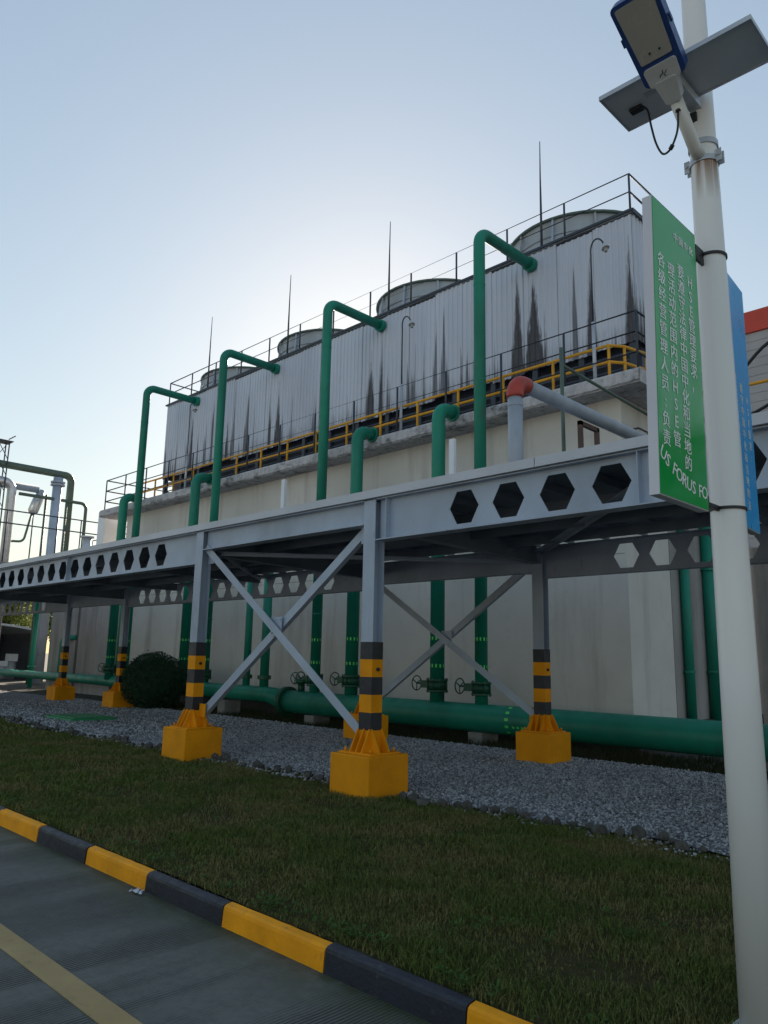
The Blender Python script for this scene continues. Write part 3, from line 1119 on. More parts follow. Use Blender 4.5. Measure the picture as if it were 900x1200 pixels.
# louvres under the sheeting, with small columns
for i in range(17):
    x = TX0 + .12 + i * (TX1 - TX0 - .24) / 16
    MB().box(x - .07, x + .07, TY0 + .02, TY0 + .16, 7.0, 8.3).build('louvre_post', 'dark_rail', tower)
sl = None
for i in range(16):
    xa = TX0 + .20 + i * (TX1 - TX0 - .24) / 16
    xb = xa + (TX1 - TX0 - .24) / 16 - .16
    for k in range(7):
        z = 7.06 + k * .165
        if sl is None:
            sl = MB().add([(xa, TY0 + .03, z), (xb, TY0 + .03, z), (xb, TY0 + .16, z + .085), (xa, TY0 + .16, z + .085), (xa, TY0 + .035, z - .012), (xb, TY0 + .035, z - .012), (xb, TY0 + .165, z + .073), (xa, TY0 + .165, z + .073)],
                          [(0, 1, 2, 3), (7, 6, 5, 4), (0, 4, 5, 1), (1, 5, 6, 2), (2, 6, 7, 3), (3, 7, 4, 0)]).build('louvre_slat', 'louvre', tower)
            sx0 = xa
        else:
            copy_at(sl, (xa - sx0, 0, k * .165), tower)
# fan stacks
CXS = [-9.33, -14.26, -19.2, -24.12]
fs0 = None
for i, cx in enumerate(CXS):
    if fs0 is None:
        m = MB()
        SEG = 48
        prof = [(2.05, 11.285), (1.92, 11.5), (1.86, 11.8), (1.88, 12.12), (1.90, 12.16)]
        vs, fs = [], []
        for (r, z) in prof + [(1.86, 12.16), (1.82, 11.8), (1.86, 11.285)]:
            for k in range(SEG):
                t = 2 * math.pi * k / SEG
                vs.append((cx + r * math.cos(t), 16.6 + r * math.sin(t), z))
        npf = len(prof) + 3
        for a in range(npf - 1):
            for k in range(SEG):
                fs.append((a * SEG + k, a * SEG + (k + 1) % SEG, (a + 1) * SEG + (k + 1) % SEG, (a + 1) * SEG + k))
        m.add(vs, fs, True)
        fs0 = m.build('fan_stack', 'frp', tower)
        m = MB()
        m.ring((cx, 16.6, 12.13), (0, 0, 1), 1.895, 1.965, .05, 48)
        m.build('rim', 'green_olive', fs0)
        MB().ring((cx, 16.6, 11.72), (0, 0, 1), 1.87, 1.915, .05, 48).build('hoop', 'frp', fs0)
        for k in range(12):
            t = 2 * math.pi * (k + .3) / 12
            c, s = math.cos(t), math.sin(t)
            MB().bar((cx + 1.99 * c, 16.6 + 1.99 * s, 11.30), (cx + 1.915 * c, 16.6 + 1.915 * s, 12.10), .05, .05, (c, s, 0)).build('rib', 'frp' if k % 3 else 'steel', fs0)
        hub = MB().cyl((cx, 16.6, 11.3), (cx, 16.6, 11.75), .28, 16)
        for k in range(6):
            t = k * math.pi / 3
            hub.bar((cx + .2 * math.cos(t), 16.6 + .2 * math.sin(t), 11.7), (cx + 1.75 * math.cos(t), 16.6 + 1.75 * math.sin(t), 11.72), .22, .02)
        hub.build('fan', 'louvre', fs0)
    else:
        dup_tree(fs0, (cx - CXS[0], 0, 0), tower)


# ------------------------------------------------------------------ railings
def railing(name, pts, z0, rails, step, r, mat, parent, rp=None):
    """posts along a polyline and level rails"""
    g_ = group_part(name, (*pts[0], z0), parent) if parent else link(name, None, (*pts[0], z0))
    for z in rails:
        MB().tube([(x, y, z0 + z) for x, y in pts], r, 8).build('rail', mat, g_)
    done = set()
    for (a, b) in zip(pts[:-1], pts[1:]):
        L = math.dist(a, b)
        n = max(1, round(L / step))
        for k in range(n + 1):
            q = (round(a[0] + (b[0] - a[0]) * k / n, 3), round(a[1] + (b[1] - a[1]) * k / n, 3))
            if q in done:
                continue
            done.add(q)
            MB().cyl((*q, z0), (*q, z0 + rails[0] - .001), rp or r, 8).build('post', mat, g_)
    return g_


railing('roof_railing', [(TX0 + .05, 18.9), (TX0 + .05, TY0 + .03), (TX1 - .03, TY0 + .03), (TX1 - .03, 18.9)], 11.285, [0.92, 0.48], 1.64, .025, 'dark_rail', tower)
railing('walkway_railing', [(-28.3, 16), (-28.3, 12.97), (-6.2, 12.97), (-6.2, 18)], 7.0, [1.2, .78, .36], 1.55, .025, 'dark_rail', tower)
railing('yellow_railing', [(-26.3, 13.28), (-6.95, 13.28), (-6.75, 13.55), (-6.6, 14.2)], 7.0, [.80, .45], 1.3, .034, 'rail_yellow', tower, .032)

tag(MB().bbox(-28.1, -26.75, 14.05, 14.7, 7.0, 7.5, .02).build('sunlit_patch_block', 'sunlit_orange'), 'low orange-red box on the ledge at the far left end of the tower', 'box')  # block added to show sunlight on the ledge as a colour

# lightning rods
ROD = ['thin lightning rod on the tower roof, nearest the street lamp', 'thin lightning rod on the roof by the second fan stack from the lamp',
       'thin lightning rod on the roof by the third fan stack from the lamp', 'leftmost thin lightning rod on the tower roof']
for i, x in enumerate((-9.24, -14.42, -19.12, -23.92)):
    t = thing('lightning_rod', (x, TY0 + .12, 11.285), ROD[i], 'lightning rod', 'lightning rods along the roof edge')
    MB().tube([(x, TY0 + .12, 11.285), (x, TY0 + .12, 12.4), (x, TY0 + .12, 13.3), (x + .01, TY0 + .12, 14.25)], [.032, .028, .018, .010], 8).build('rod', 'dark_rail', t)
    MB().cyl((x, TY0 + .12, 11.285), (x, TY0 + .12, 11.34), .08, 10).build('foot', 'dark_rail', t)

# gooseneck lamps on the walkway
GN = ['tall gooseneck lamp post on the tower walkway nearest the green sign', 'gooseneck lamp post on the walkway left of the nearest tall green pipe', 'gooseneck lamp post on the walkway near the far end of the tower']
for i, x in enumerate((-7.17, -12.5, -22.6)):
    t = thing('gooseneck_lamp', (x, 13.1, 7.0), GN[i], 'lamp post', 'gooseneck lamps on the tower walkway')
    MB().cyl((x, 13.1, 7.0), (x, 13.1, 8.3), .038, 10).build('lower_post', 'galv', t)
    arc = [(x, 13.1, 8.3), (x, 13.1, 9.8)] + [(x + .16 - .16 * math.cos(a), 13.1 - .05 * math.sin(a), 9.8 + .26 * math.sin(a)) for a in np.linspace(.2, 2.7, 10)]
    MB().tube(arc, .017, 8).build('neck', 'dark_rail', t)
    e = Vector(arc[-1])
    MB().tube([e, e + Vector((.02, 0, -.06)), e + Vector((.04, 0, -.12))], [.03, .045, .085], 12).build('lamp_shade', 'lamp_grey', t)
    MB().tube([e + Vector((.04, 0, -.12)), e + Vector((.045, 0, -.2))], [.05, .03], 10).build('bulb', 'lamp_lens', t)

# blue and white notice on the side of the tower
nb = MB().box(TX1 + .09, TX1 + .11, 16.9, 18.5, 7.55, 8.95)
t = tag(nb.build('tower_notice', 'white_steel'), 'white notice board with blue top band on the tower side, behind the lamp pole', 'notice board')
MB().box(TX1 + .1105, TX1 + .115, 16.95, 18.45, 8.5, 8.9).build('blue_band', 'blue_panel', t)
for k in range(6):
    MB().box(TX1 + .1105, TX1 + .114, 17.0 + k * .24, 17.15 + k * .24, 8.16, 8.34).build('lettering', 'blue_panel', t)

# ================================================================== GREEN PIPES
def valve(m_parent, x, y, z, r, wheel=True):
    b = MB()
    b.ring((x, y, z - .11), (0, 0, 1), r * .5, r + .075, .035, 20)
    b.ring((x, y, z + .11), (0, 0, 1), r * .5, r + .075, .035, 20)
    b.cyl((x, y, z - .09), (x, y, z + .09), r + .045, 20)
    for k in range(8):
        t = k * math.pi / 4 + .2
        b.cyl((x + (r + .055) * math.cos(t), y + (r + .055) * math.sin(t), z - .15), (x + (r + .055) * math.cos(t), y + (r + .055) * math.sin(t), z + .15), .014, 6)
    vb = b.build('valve', 'green_dark', m_parent)
    g_ = MB()
    g_.box(x - r - .26, x - r - .04, y - .07, y + .07, z - .06, z + .09)
    g_.cyl((x - r - .42, y, z + .03), (x - r - .26, y, z + .03), .022, 8)
    g_.build('gearbox', 'green_dark', vb)
    if wheel:
        w = MB()
        ctr = Vector((x - r - .42, y, z + .03))
        pts = [ctr + Vector((0, math.cos(a) * .15, math.sin(a) * .15)) for a in np.linspace(0, 2 * math.pi, 21)]
        w.tube(pts, .013, 6, False)
        for k in range(3):
            a = k * 2 * math.pi / 3 + .5
            w.bar(ctr, ctr + Vector((0, math.cos(a) * .145, math.sin(a) * .145)), .018, .012, (1, 0, 0))
        w.build('handwheel', 'green_dark', vb)
    return vb


def tape(parent, x, y, r, zs):
    m = MB()
    for z in zs:
        n = 11
        for k in range(n):
            a0, a1 = 2 * math.pi * k / n, 2 * math.pi * (k + .42) / n
            q = []
            for a in (a0, a1):
                for zz in (z - .035, z + .035):
                    q.append((x + (r + .003) * math.cos(a), y + (r + .003) * math.sin(a), zz))
            m.add(q, [(0, 2, 3, 1)])
    a = math.pi * 1.12
    for k in range(5):
        z = zs[0] + (zs[1] - zs[0]) * (k + 1) / 6
        q = []
        for aa in (a, a + .28):
            for zz in (z - .03, z + .03):
                q.append((x + (r + .003) * math.cos(aa), y + (r + .003) * math.sin(aa), zz))
        m.add(q, [(0, 2, 3, 1)])
    m.build('reflective_marks', 'green_tape', parent)


TL = ['tall green riser pipe nearest the lamp pole, its elbow entering the tower at the top', 'tall green riser pipe bending into the tower, second from the lamp pole',
      'tall green riser pipe bending into the tower, third from the lamp pole', 'leftmost tall green riser pipe bending into the tower top']
RY = 12.30
for i, (x, w) in enumerate(((-9.43, 1), (-14.5, 1), (-19.42, 0), (-24.28, 0))):
    t = thing('riser_pipe', (x, RY, .7), TL[i], 'pipe', 'tall green riser pipes')
    R_ = .128
    MB().tube(fillet([(x, RY, .66), (x, RY, 10.9), (x, TY0 + .1, 10.9)], .30, 10), R_, 20).build('pipe', 'green', t)
    MB().ring((x, TY0 - .12, 10.9), (0, 1, 0), R_, R_ + .045, .14, 20).build('collar', 'green', t)
    for z in (2.6, 5.0, 7.4, 9.6):
        MB().ring((x, RY, z), (0, 0, 1), R_ - .01, R_ + .006, .03, 20).build('weld_ring', 'green', t)
    valve(t, x, RY, 1.0, R_)
    tape(t, x, RY, R_, (1.42, 1.96))
SL = ['short thick green riser pipe with elbow under the yellow rail, nearest the grey pipe', 'short thick green riser pipe elbowing at the ledge, right of the second tall riser',
      'short thick green riser pipe with elbow at the ledge, left of the third tall riser', 'leftmost short thick green riser pipe with elbow at the ledge']
for i, x in enumerate((-10.58, -13.2, -20.58, -25.35)):
    t = thing('riser_pipe', (x, RY, .7), SL[i], 'pipe', 'short green riser pipes')
    R_ = .152
    MB().tube(fillet([(x, RY, .66), (x, RY, 7.06), (x, 12.80, 7.06)], .27, 10), R_, 20).build('pipe', 'green', t)
    MB().ring((x, 12.785, 7.06), (0, 1, 0), R_ * .2, R_ + .045, .03, 20).build('flange', 'green', t)
    valve(t, x, RY, 1.02, R_)
    tape(t, x, RY, R_, (1.42, 1.98))

hd = thing('header_pipe', (-5, 12.25, 0), 'large green header pipe lying along the wall behind the rack columns', 'pipe')
MB().tube([(-15.6, 12.25, .45), (-10, 12.25, .44), (-3, 12.25, .43), (6, 12.25, .42)], .27, 28).build('large_pipe', 'green', hd)
MB().tube([(-37.5, 12.9, .60), (-27, 12.55, .60), (-24, 12.3, .60), (-16.2, 12.25, .57), (-15.6, 12.25, .47)], [.15, .16, .20, .20, .262], 24).build('small_pipe', 'green', hd)
MB().ring((-15.5, 12.25, .45), (1, 0, 0), .2, .36, .05, 28).ring((-15.43, 12.25, .45), (1, 0, 0), .2, .36, .05, 28).build('flange', 'green_dark', hd)
vv = MB()
vv.tube([(-14.95, 12.25, .70), (-14.95, 12.25, .9)], .09, 14)
vv.tube([(-14.95, 12.25, .9), (-14.95, 12.25, 1.0)], .15, 16)
vvo = vv.build('vent_valve', 'green_dark', hd)
wm = MB()
ctr = Vector((-15.2, 12.25, 1.02))
wm.tube([ctr + Vector((0, math.cos(a) * .14, math.sin(a) * .14)) for a in np.linspace(0, 2 * math.pi, 21)], .012, 6, False)
for k in range(3):
    a = k * 2.094 + .3
    wm.bar(ctr, ctr + Vector((0, math.cos(a) * .135, math.sin(a) * .135)), .016, .012, (1, 0, 0))
wm.cyl(ctr, ctr + Vector((.25, 0, -.05)), .02, 8)
wm.build('handwheel', 'green_dark', vvo)
tm = MB()
for xx in (-8.62, -8.05):
    for k in range(13):
        a = 2 * math.pi * k / 13
        q = []
        for aa in (a, a + .2):
            for dx in (-.04, .04):
                q.append((xx + dx, 12.25 + .2735 * math.cos(aa), .437 + .2735 * math.sin(aa)))
        tm.add(q, [(0, 2, 3, 1)])
for k in range(4):
    a = math.radians(196)
    q = []
    for aa in (a, a + .16):
        for dx in (0, .06):
            q.append((-8.5 + k * .1 + dx, 12.25 + .2735 * math.cos(aa), .437 + .2735 * math.sin(aa)))
    tm.add(q, [(0, 2, 3, 1)])
tm.build('reflective_marks', 'green_tape', hd)
PL = ['small concrete pier under the header pipe, between the two left front columns', 'small concrete pier under the header pipe, left of the rear column pedestal', 'small concrete pier under the header pipe behind the lamp pole', 'small concrete pier under the header pipe near the round bush']
for i, x in enumerate((-14.3, -9.35, -4.3, -18.0)):
    tag(MB().bbox(x - .17, x + .17, 11.98, 12.5, -.08, .185 if i < 3 else .36, .012).build('pipe_pier', 'pier'), PL[i], 'pier', 'concrete piers under the header pipe')

# small vertical pipes below the deck
def vpipe(x, y, z0, z1, r, label, mat='green', extra=None):
    t = thing('vertical_pipe', (x, y, z0), label, 'pipe')
    MB().tube([(x, y, z0), (x, y, z1)], r, 16).build('pipe', mat, t)
    for z in np.arange(z0 + 1.4, z1, 2.2):
        MB().ring((x, y, z), (0, 0, 1), r - .01, r + .03, .05, 16).build('coupling', mat, t)
    return t


def vp2(x, y, label, z1, r):
    t = thing('vertical_pipe', (x, y, .6), label, 'pipe')
    MB().tube([(x, y, .62), (x, y, z1)], r, 16).build('pipe', 'green', t)
    MB().ring((x, y, z1), (0, 0, 1), r * .2, r + .05, .04, 16).ring((x, y, 1.0), (0, 0, 1), r * .4, r + .06, .10, 16).build('flange', 'green_dark', t)


vp2(-17.35, RY, 'short green stub pipe ending under the deck, left of the brace crossing', 3.9, .10)
vp2(-16.55, RY, 'slender green stub pipe ending under the deck, behind the brace crossing', 3.9, .12)
vpipe(-6.68, 15.65, .0, 4.6, .095, 'thin green pipe on the tower side wall, left of the lamp pole')
vpipe(-6.66, 16.85, .0, 4.6, .135, 'thicker green pipe on the tower side wall, right beside the lamp pole')
vpipe(-26.4, 13.1, .0, 5.2, .09, 'thin green pipe against the wall by the leftmost rack columns')
tag(MB().tube(fillet([(-31.6, 13.2, -.05), (-31.6, 13.2, 2.1), (-30.9, 13.5, 2.15)], .25, 8), .10, 14).build('vent_pipe', 'green'), 'low green bent pipe against the far grey wall at left', 'pipe')
tag(MB().tube([(-35.6, 13.6, -.05), (-35.6, 13.6, 3.9)], .10, 14).ring((-35.6, 13.6, .9), (0, 0, 1), .06, .17, .06).build('vertical_pipe', 'green'), 'green upright pipe in front of the far shed at the left edge', 'pipe')
# green cabinet on the side wall behind the lamp pole
cb = thing('wall_cabinet', (-6.6, 20.2, 1.2), 'green wall cabinet low on the right, just right of the lamp pole', 'cabinet')
MB().bbox(-6.9, -6.45, 19.75, 21.3, .7, 2.35, .02).build('cabinet_body', 'green', cb)
MB().box(-6.448, -6.44, 19.85, 20.48, .8, 2.25).build('cabinet_door', 'green', cb)
MB().box(-6.448, -6.44, 20.52, 21.2, .8, 2.25).build('cabinet_door', 'green', cb)
st = MB().box(-6.8, -6.3, 19.65, 26, -.1, 4.4)
tag(st.build('side_wall', 'wall_grey'), 'stained grey concrete wall behind the lamp pole, beyond the tower', 'wall')

# ================================================================== THINGS ON THE RACK
t = thing('elbowed_duct_pipe', (-5.76, 8.3, 3.505), 'thick grey pipe with a red elbow rising above the rack near the green sign', 'pipe')
MB().tube([(-5.76, 8.3, 3.506), (-5.76, 8.3, 5.10)], .102, 20).build('upright', 'greypipe', t)
MB().tube(fillet([(-5.76, 8.3, 5.10), (-5.76, 8.3, 5.34), (-5.76, 8.58, 5.34)], .20, 10), .118, 20).build('elbow', 'red', t)
MB().tube([(-5.76, 8.58, 5.34), (-5.76, 11, 5.34), (-5.76, 15, 5.34)], .102, 20).build('run', 'greypipe', t)
MB().ring((-5.76, 8.3, 4.98), (0, 0, 1), .09, .107, .015, 20).build('joint', 'greypipe', t)
t = tag(MB().box(-5.83, -5.77, 10.05, 10.12, 3.506, 5.2).box(-5.83, -5.77, 10.55, 10.62, 3.506, 5.2).box(-5.83, -5.77, 10.05, 10.62, 5.14, 5.205).build('pipe_support', 'rust'), 'rusty brown goalpost frame under the grey pipe on the rack', 'pipe support')
for i, (x, z, lab) in enumerate(((-8.9, 5.66, 'short white steel post on the rack between the nearest green risers'), (-14.05, 5.66, 'short white steel post on the rack left of the second tall riser'))):
    tag(MB().box(x - .06, x + .06, 10.72, 10.73, 3.59, z).box(x - .06, x - .05, 10.73, 10.79, 3.59, z).box(x + .05, x + .06, 10.73, 10.79, 3.59, z).build('white_post', 'white_steel'), lab, 'post', 'white posts on the rack')
t = thing('stanchion', (-6.26, 10.35, 3.5), 'thin olive stanchion with a sloping arm above the rack, left of the sign', 'stanchion')
MB().cyl((-6.26, 10.35, 3.506), (-6.26, 10.35, 6.62), .032, 10).build('upright', 'green_olive', t)
MB().cyl((-6.26, 10.35, 6.33), (-6.24, 13.7, 6.2), .028, 10).build('arm', 'green_olive', t)
wb = thing('wall_bracket', (-6.7, 14.3, 5.9), 'small dark pipe bracket on the tower side wall under the ledge', 'bracket')
MB().tube([(-6.79, 13.7, 6.1), (-6.6, 13.7, 6.1), (-6.6, 14.6, 6.1)], .02, 8).tube([(-6.6, 14.1, 6.1), (-6.6, 14.1, 5.6), (-6.6, 14.8, 5.6)], .02, 8).build('bracket_pipe', 'dark_rail', wb)
dr = railing('deck_handrail', [(-4.3, 10.5), (-1.0, 10.5)], 3.506, [1.82, 1.2], 1.65, .025, 'rail_yellow', None)
tag(dr, 'yellow handrail on the rack deck, seen right of the lamp pole', 'handrail')
CB = ['lowest black cable looped on the rack deck, right of the lamp pole', 'middle black cable looped on the rack deck, right of the lamp pole', 'highest black cable sagging over the rack deck, right of the lamp pole']
for k in range(3):
    p = [(-3.9 + 1.8 * s, 9.6 + .15 * k, 3.52 + (.55 + .3 * k) * (1 - (2 * s - 1) ** 2) + .45 * k + .12 * math.sin(9 * s + k)) for s in np.linspace(0, 1, 22)]
    tag(MB().tube(p, .022, 8).build('loose_cable', 'cable'), CB[k], 'cable', 'black cables on the rack deck')
# cable tray box on deck, seen by the handrail
tag(MB().bbox(-4.2, -1.2, 10.05, 10.35, 3.506, 4.15, .01).build('cable_tray', 'rust'), 'brown cable tray on the rack deck, right of the lamp pole', 'cable tray')

# ================================================================== STREET LAMP
PX, PY = -1.37, 3.75
lamp = thing('solar_street_lamp', (PX, PY, 0), 'tall white solar street lamp pole at the right, with blue-rimmed lamp head', 'street lamp')
MB().tube([(PX, PY, -.02), (PX, PY, 1.5), (PX, PY, 3.0), (PX, PY, 4.2), (PX, PY, 5.5), (PX, PY, 6.6)], [.092, .084, .077, .068, .060, .050], 36).build('pole', 'pole', lamp)
MB().bbox(PX - .115, PX + .115, PY - .115, PY + .115, -0.01, .012, .003).build('base_plate', 'white_paint', lamp)
cl_ = MB()
for z in (4.17, 4.27):
    cl_.ring((PX, PY, z), (0, 0, 1), .069, .076, .030, 28)
for s_ in (-1, 1):
    xa, xb = sorted((PX + s_ * .070, PX + s_ * .098))
    cl_.box(xa, xb, PY - .022, PY - .016, 4.145, 4.215).box(xa, xb, PY + .016, PY + .022, 4.145, 4.215)
clo = cl_.build('clamp', 'galv', lamp)
for s in (-1, 1):
    MB().cyl((PX + s * .086, PY - .035, 4.18), (PX + s * .086, PY + .035, 4.18), .008, 6).build('bolt', 'galv', clo)
# arm and head lie in the plane x = PX, rising towards the road
d = Vector((0, -.84, .545)).normalized()
A0 = Vector((PX, PY - .055, 4.185))
A1 = Vector((PX, 3.385, 4.405))
MB().tube([A0, A0 + Vector((0, -.06, .025)), A1], .033, 18).build('arm', 'white_paint', lamp)
# lamp head: local frame u along d, s along X, n downwards-facing normal
n_ = Vector((0, -.545, -.84)).normalized()
S = Vector((1, 0, 0))


def slab(m, c, L0, L1, half0, half1, n0, n1, r=.0, seg=4):
    """rounded-corner slab in the head frame: u from L0..L1, half widths, n offsets"""
    out = []
    def corner(u, s, su, ss):
        if r == 0:
            return [(u, s)]
        return [(u - su * r + su * r * math.cos(a), s - ss * r + ss * r * math.sin(a)) for a in np.linspace(0, math.pi / 2, seg)]
    c1 = corner(L1, half1, 1, 1)
    c2 = corner(L1, -half1, 1, -1)[::-1]
    c3 = corner(L0, -half0, -1, -1)
    c4 = corner(L0, half0, -1, 1)[::-1]
    poly = c1 + c2[::1] + c3 + c4
    ctr = (sum(p[0] for p in poly) / len(poly), sum(p[1] for p in poly) / len(poly))
    poly.sort(key=lambda p: math.atan2(p[1] - ctr[1], p[0] - ctr[0]))
    k = len(poly)
    vs = [c + d * u + S * s + n_ * n0 for u, s in poly] + [c + d * u + S * s + n_ * n1 for u, s in poly]
    m.add(vs, [tuple(range(k)), tuple(reversed(range(k, 2 * k)))] + [(i, (i + 1) % k, k + (i + 1) % k, k + i) for i in range(k)])
    return m


H0 = A1 + d * .01
head = slab(MB(), H0, .05, .475, .105, .115, -.05, .02, .025).build('lamp_head', 'lamp_blue', lamp)
slab(MB(), H0, .165, .455, .080, .094, .0205, .026, .010).build('lens', 'lamp_lens', head)
slab(MB(), H0, .045, .142, .078, .082, .0205, .034, .016).build('driver_cover', 'lamp_grey', head)
slab(MB(), H0, -.06, .062, .040, .055, -.028, .042, .010).build('socket', 'lamp_grey', head)
for s in (-1, 1):
    q = MB()
    c = H0 + d * .30 + S * (s * .1195)
    q.bar(c - d * .02, c + d * .02, .010, .02, n_)
    q.build('latch', 'lamp_blue', head)
# small printed mark on the driver cover
mk = MB()
for (u, s, a) in ((.085, -.014, .5), (.092, -.002, .9), (.082, .008, -.3), (.1, .004, .2), (.095, .018, .8)):
    c = H0 + d * u + S * s + n_ * .0345
    e = d * math.cos(a) + S * math.sin(a)
    mk.bar(c - e * .008, c + e * .008, .004, .001, n_)
mk.build('printed_mark', 'black', head)
for s in (-.02, .03):
    c = H0 + d * .205 + S * s + n_ * .0262
    MB().tube([c, c + n_ * .004], .005, 8).build('sensor', 'black', head)
# solar panel, nearly level
sp = MB().bbox(PX - .37, PX + .40, 3.345, 3.668, 4.532, 4.540, .002).build('solar_panel', 'panel_back', lamp)
fr = MB()
for (xa, xb, ya, yb) in ((-.377, .407, 3.338, 3.3448), (-.377, .407, 3.6682, 3.675), (-.377, -.3702, 3.3448, 3.6682), (.4002, .407, 3.3448, 3.6682)):
    fr.box(PX + xa, PX + xb, ya, yb, 4.522, 4.547)
fr.build('frame', 'galv', sp)
MB().box(PX - .368, PX + .398, 3.347, 3.666, 4.5405, 4.544).build('cell_face', 'panel_cell', sp)
MB().bbox(PX - .295, PX - .225, 3.515, 3.56, 4.512, 4.5315, .004).build('junction_box', 'cable', sp)
MB().box(PX - .185, PX - .125, 3.46, 3.50, 4.5305, 4.5316).build('rating_label', 'galv', sp)
MB().box(PX - .03, PX + .03, 3.42, 3.69, 4.46, 4.51).build('panel_bracket', 'galv', lamp)
# cable loop
cpts = []
p0 = Vector((PX - .225, 3.535, 4.521))
p3 = A0.lerp(A1, .80) + Vector((0, 0, -.034))
ctrl = [p0.lerp(p3, u_) + Vector((0, 0, dz_)) for u_, dz_ in ((0, 0), (.15, -.025), (.23, -.12), (.34, -.215), (.50, -.27), (.68, -.25), (.84, -.19), (.96, -.11), (1, 0))]
def catmull(P, n=8):
    out = []
    Q = [P[0]] + P + [P[-1]]
    for i in range(1, len(Q) - 2):
        a, b, c, e = Q[i - 1], Q[i], Q[i + 1], Q[i + 2]
        for k in range(n):
            t = k / n
            out.append(0.5 * ((2 * b) + (c - a) * t + (2 * a - 5 * b + 4 * c - e) * t * t + (3 * b - a - 3 * c + e) * t ** 3))
    out.append(P[-1])
    return out
cp_ = catmull(ctrl)
cab = MB().tube(cp_, .0055, 8).build('cable', 'cable', lamp)
MB().tube(cp_[42:47], .011, 8).build('connector', 'cable', cab)
MB().tube([p3 + Vector((0, .0, .0)), p3 + Vector((0, .004, -.012))], .014, 10).build('cable_gland', 'cable', cab)
MB().box(PX - .035, PX + .005, PY - .082, PY - .066, 4.395, 4.445).build('sensor_box', 'cable', lamp)

# ------------------------------------------------------------------ banner boards on the pole
TEXTS = []


def glyph(ch, size):
    cu = bpy.data.curves.new('lettering', 'FONT')
    cu.body = ch
    cu.size = size
    cu.align_x = 'CENTER'
    cu.resolution_u = 2
    o = bpy.data.objects.new('lettering', cu)
    COL.objects.link(o)
    return o


def text_part(items, frame, parent, mat):
    """items: (char, u, v, size, rotation); frame(u, v) -> world point on the board face; one mesh per call"""
    for (c, u, v, s, r) in items:
        TEXTS.append(([(glyph(c, s), u, v, r)], frame, parent, mat))


def flush_text():
    bpy.context.view_layer.update()
    dg = bpy.context.evaluated_depsgraph_get()
    kill = []
    for (items, frame, parent, mat) in TEXTS:
        m = MB()
        for (o, u, v, r) in items:
            me = bpy.data.meshes.new_from_object(o.evaluated_get(dg))
            c, s = math.cos(r), math.sin(r)
            vs = [frame(u + p.co.x * c - p.co.y * s, v + p.co.x * s + p.co.y * c) for p in me.vertices]
            fs = [tuple(q.vertices) for q in me.polygons]
            if vs and fs:
                m.add(vs, fs)
                lift = frame(0, 0, .0003) - frame(0, 0)
                for sh in (.0018, -.0018):                      # bolder strokes
                    side = frame(sh, 0) - frame(0, 0) + lift * (1 if sh > 0 else 2)
                    m.add([p + side for p in vs], fs)
            bpy.data.meshes.remove(me)
            kill.append(o)
        if m.v:
            m.build('letter', mat, parent)
    for o in kill:
        cu = o.data
        bpy.data.objects.remove(o)
        bpy.data.curves.remove(cu)


def board(name, label, corners, z0, z1, mat):
    """corners: bottom-left, bottom-right, top-left, top-right as (x, y); faces +X"""
    bl, br, tl, tr = [Vector((*c, z)) for c, z in zip(corners, (z0, z0, z1, z1))]
    nrm = (br - bl).cross(tl - bl).normalized()
    th = .045
    t = thing(name, bl - nrm * th / 2, label, 'sign', 'banner boards on the lamp pole')
    def quadbox(e0, e1, a0, a1, nm, mt):
        m = MB()
        P = lambda u, v: bl.lerp(br, u).lerp(tl.lerp(tr, u), v)
        q = [P(e0, e0 * .4), P(e1, e0 * .4), P(e1, 1 - e0 * .4), P(e0, 1 - e0 * .4)]
        m.add([p + nrm * a0 for p in q] + [p + nrm * a1 for p in q], [(0, 3, 2, 1), (4, 5, 6, 7), (0, 1, 5, 4), (1, 2, 6, 5), (2, 3, 7, 6), (3, 0, 4, 7)])
        return m.build(nm, mt, t)
    quadbox(0, 1, -th, 0, 'frame', 'sign_edge')
    quadbox(.008, .992, .0005, .003, 'face_sheet', mat)
    w = (br - bl).length
    h = (tl - bl).length
    def frame(u, v, lift=0.0):
        uu = u / w
        vv = v / h
        return bl.lerp(br, uu).lerp(tl.lerp(tr, uu), vv) + nrm * (.0042 + lift)
    return t, frame, w, h


gb, gfr, gw, gh = board('green_banner_sign', 'green sign with white Chinese writing on the road side of the lamp pole', [(-1.375, 3.02), (-1.375, 3.525), (-1.375, 3.09), (-1.375, 3.565)], 2.25, 3.675, 'sign_green')
cols = [(.80, 'HSE管理要求，', .175, .054), (.585, '要遵守法律中国中化和当地的', .165, .0555), (.365, '理活动范围内的HSE管', .185, .058), (.155, '各级经营管理人员:负责', .175, .0600)]
for (u, txt, v0, step) in cols:
    st_ = step * gh
    items = []
    for k, ch in enumerate(txt):
        items.append((ch, u * gw, gh * (1 - v0) - st_ * (k + 1), .079 if ord(ch) > 255 else .080, 0))
    text_part(items, gfr, gb, 'sign_white')
items = []
for k, ch in enumerate('中国中化'):
    items.append((ch, gw * (.50 + .12 * k), gh * .905, .05, 0))
text_part(items, gfr, gb, 'sign_white')
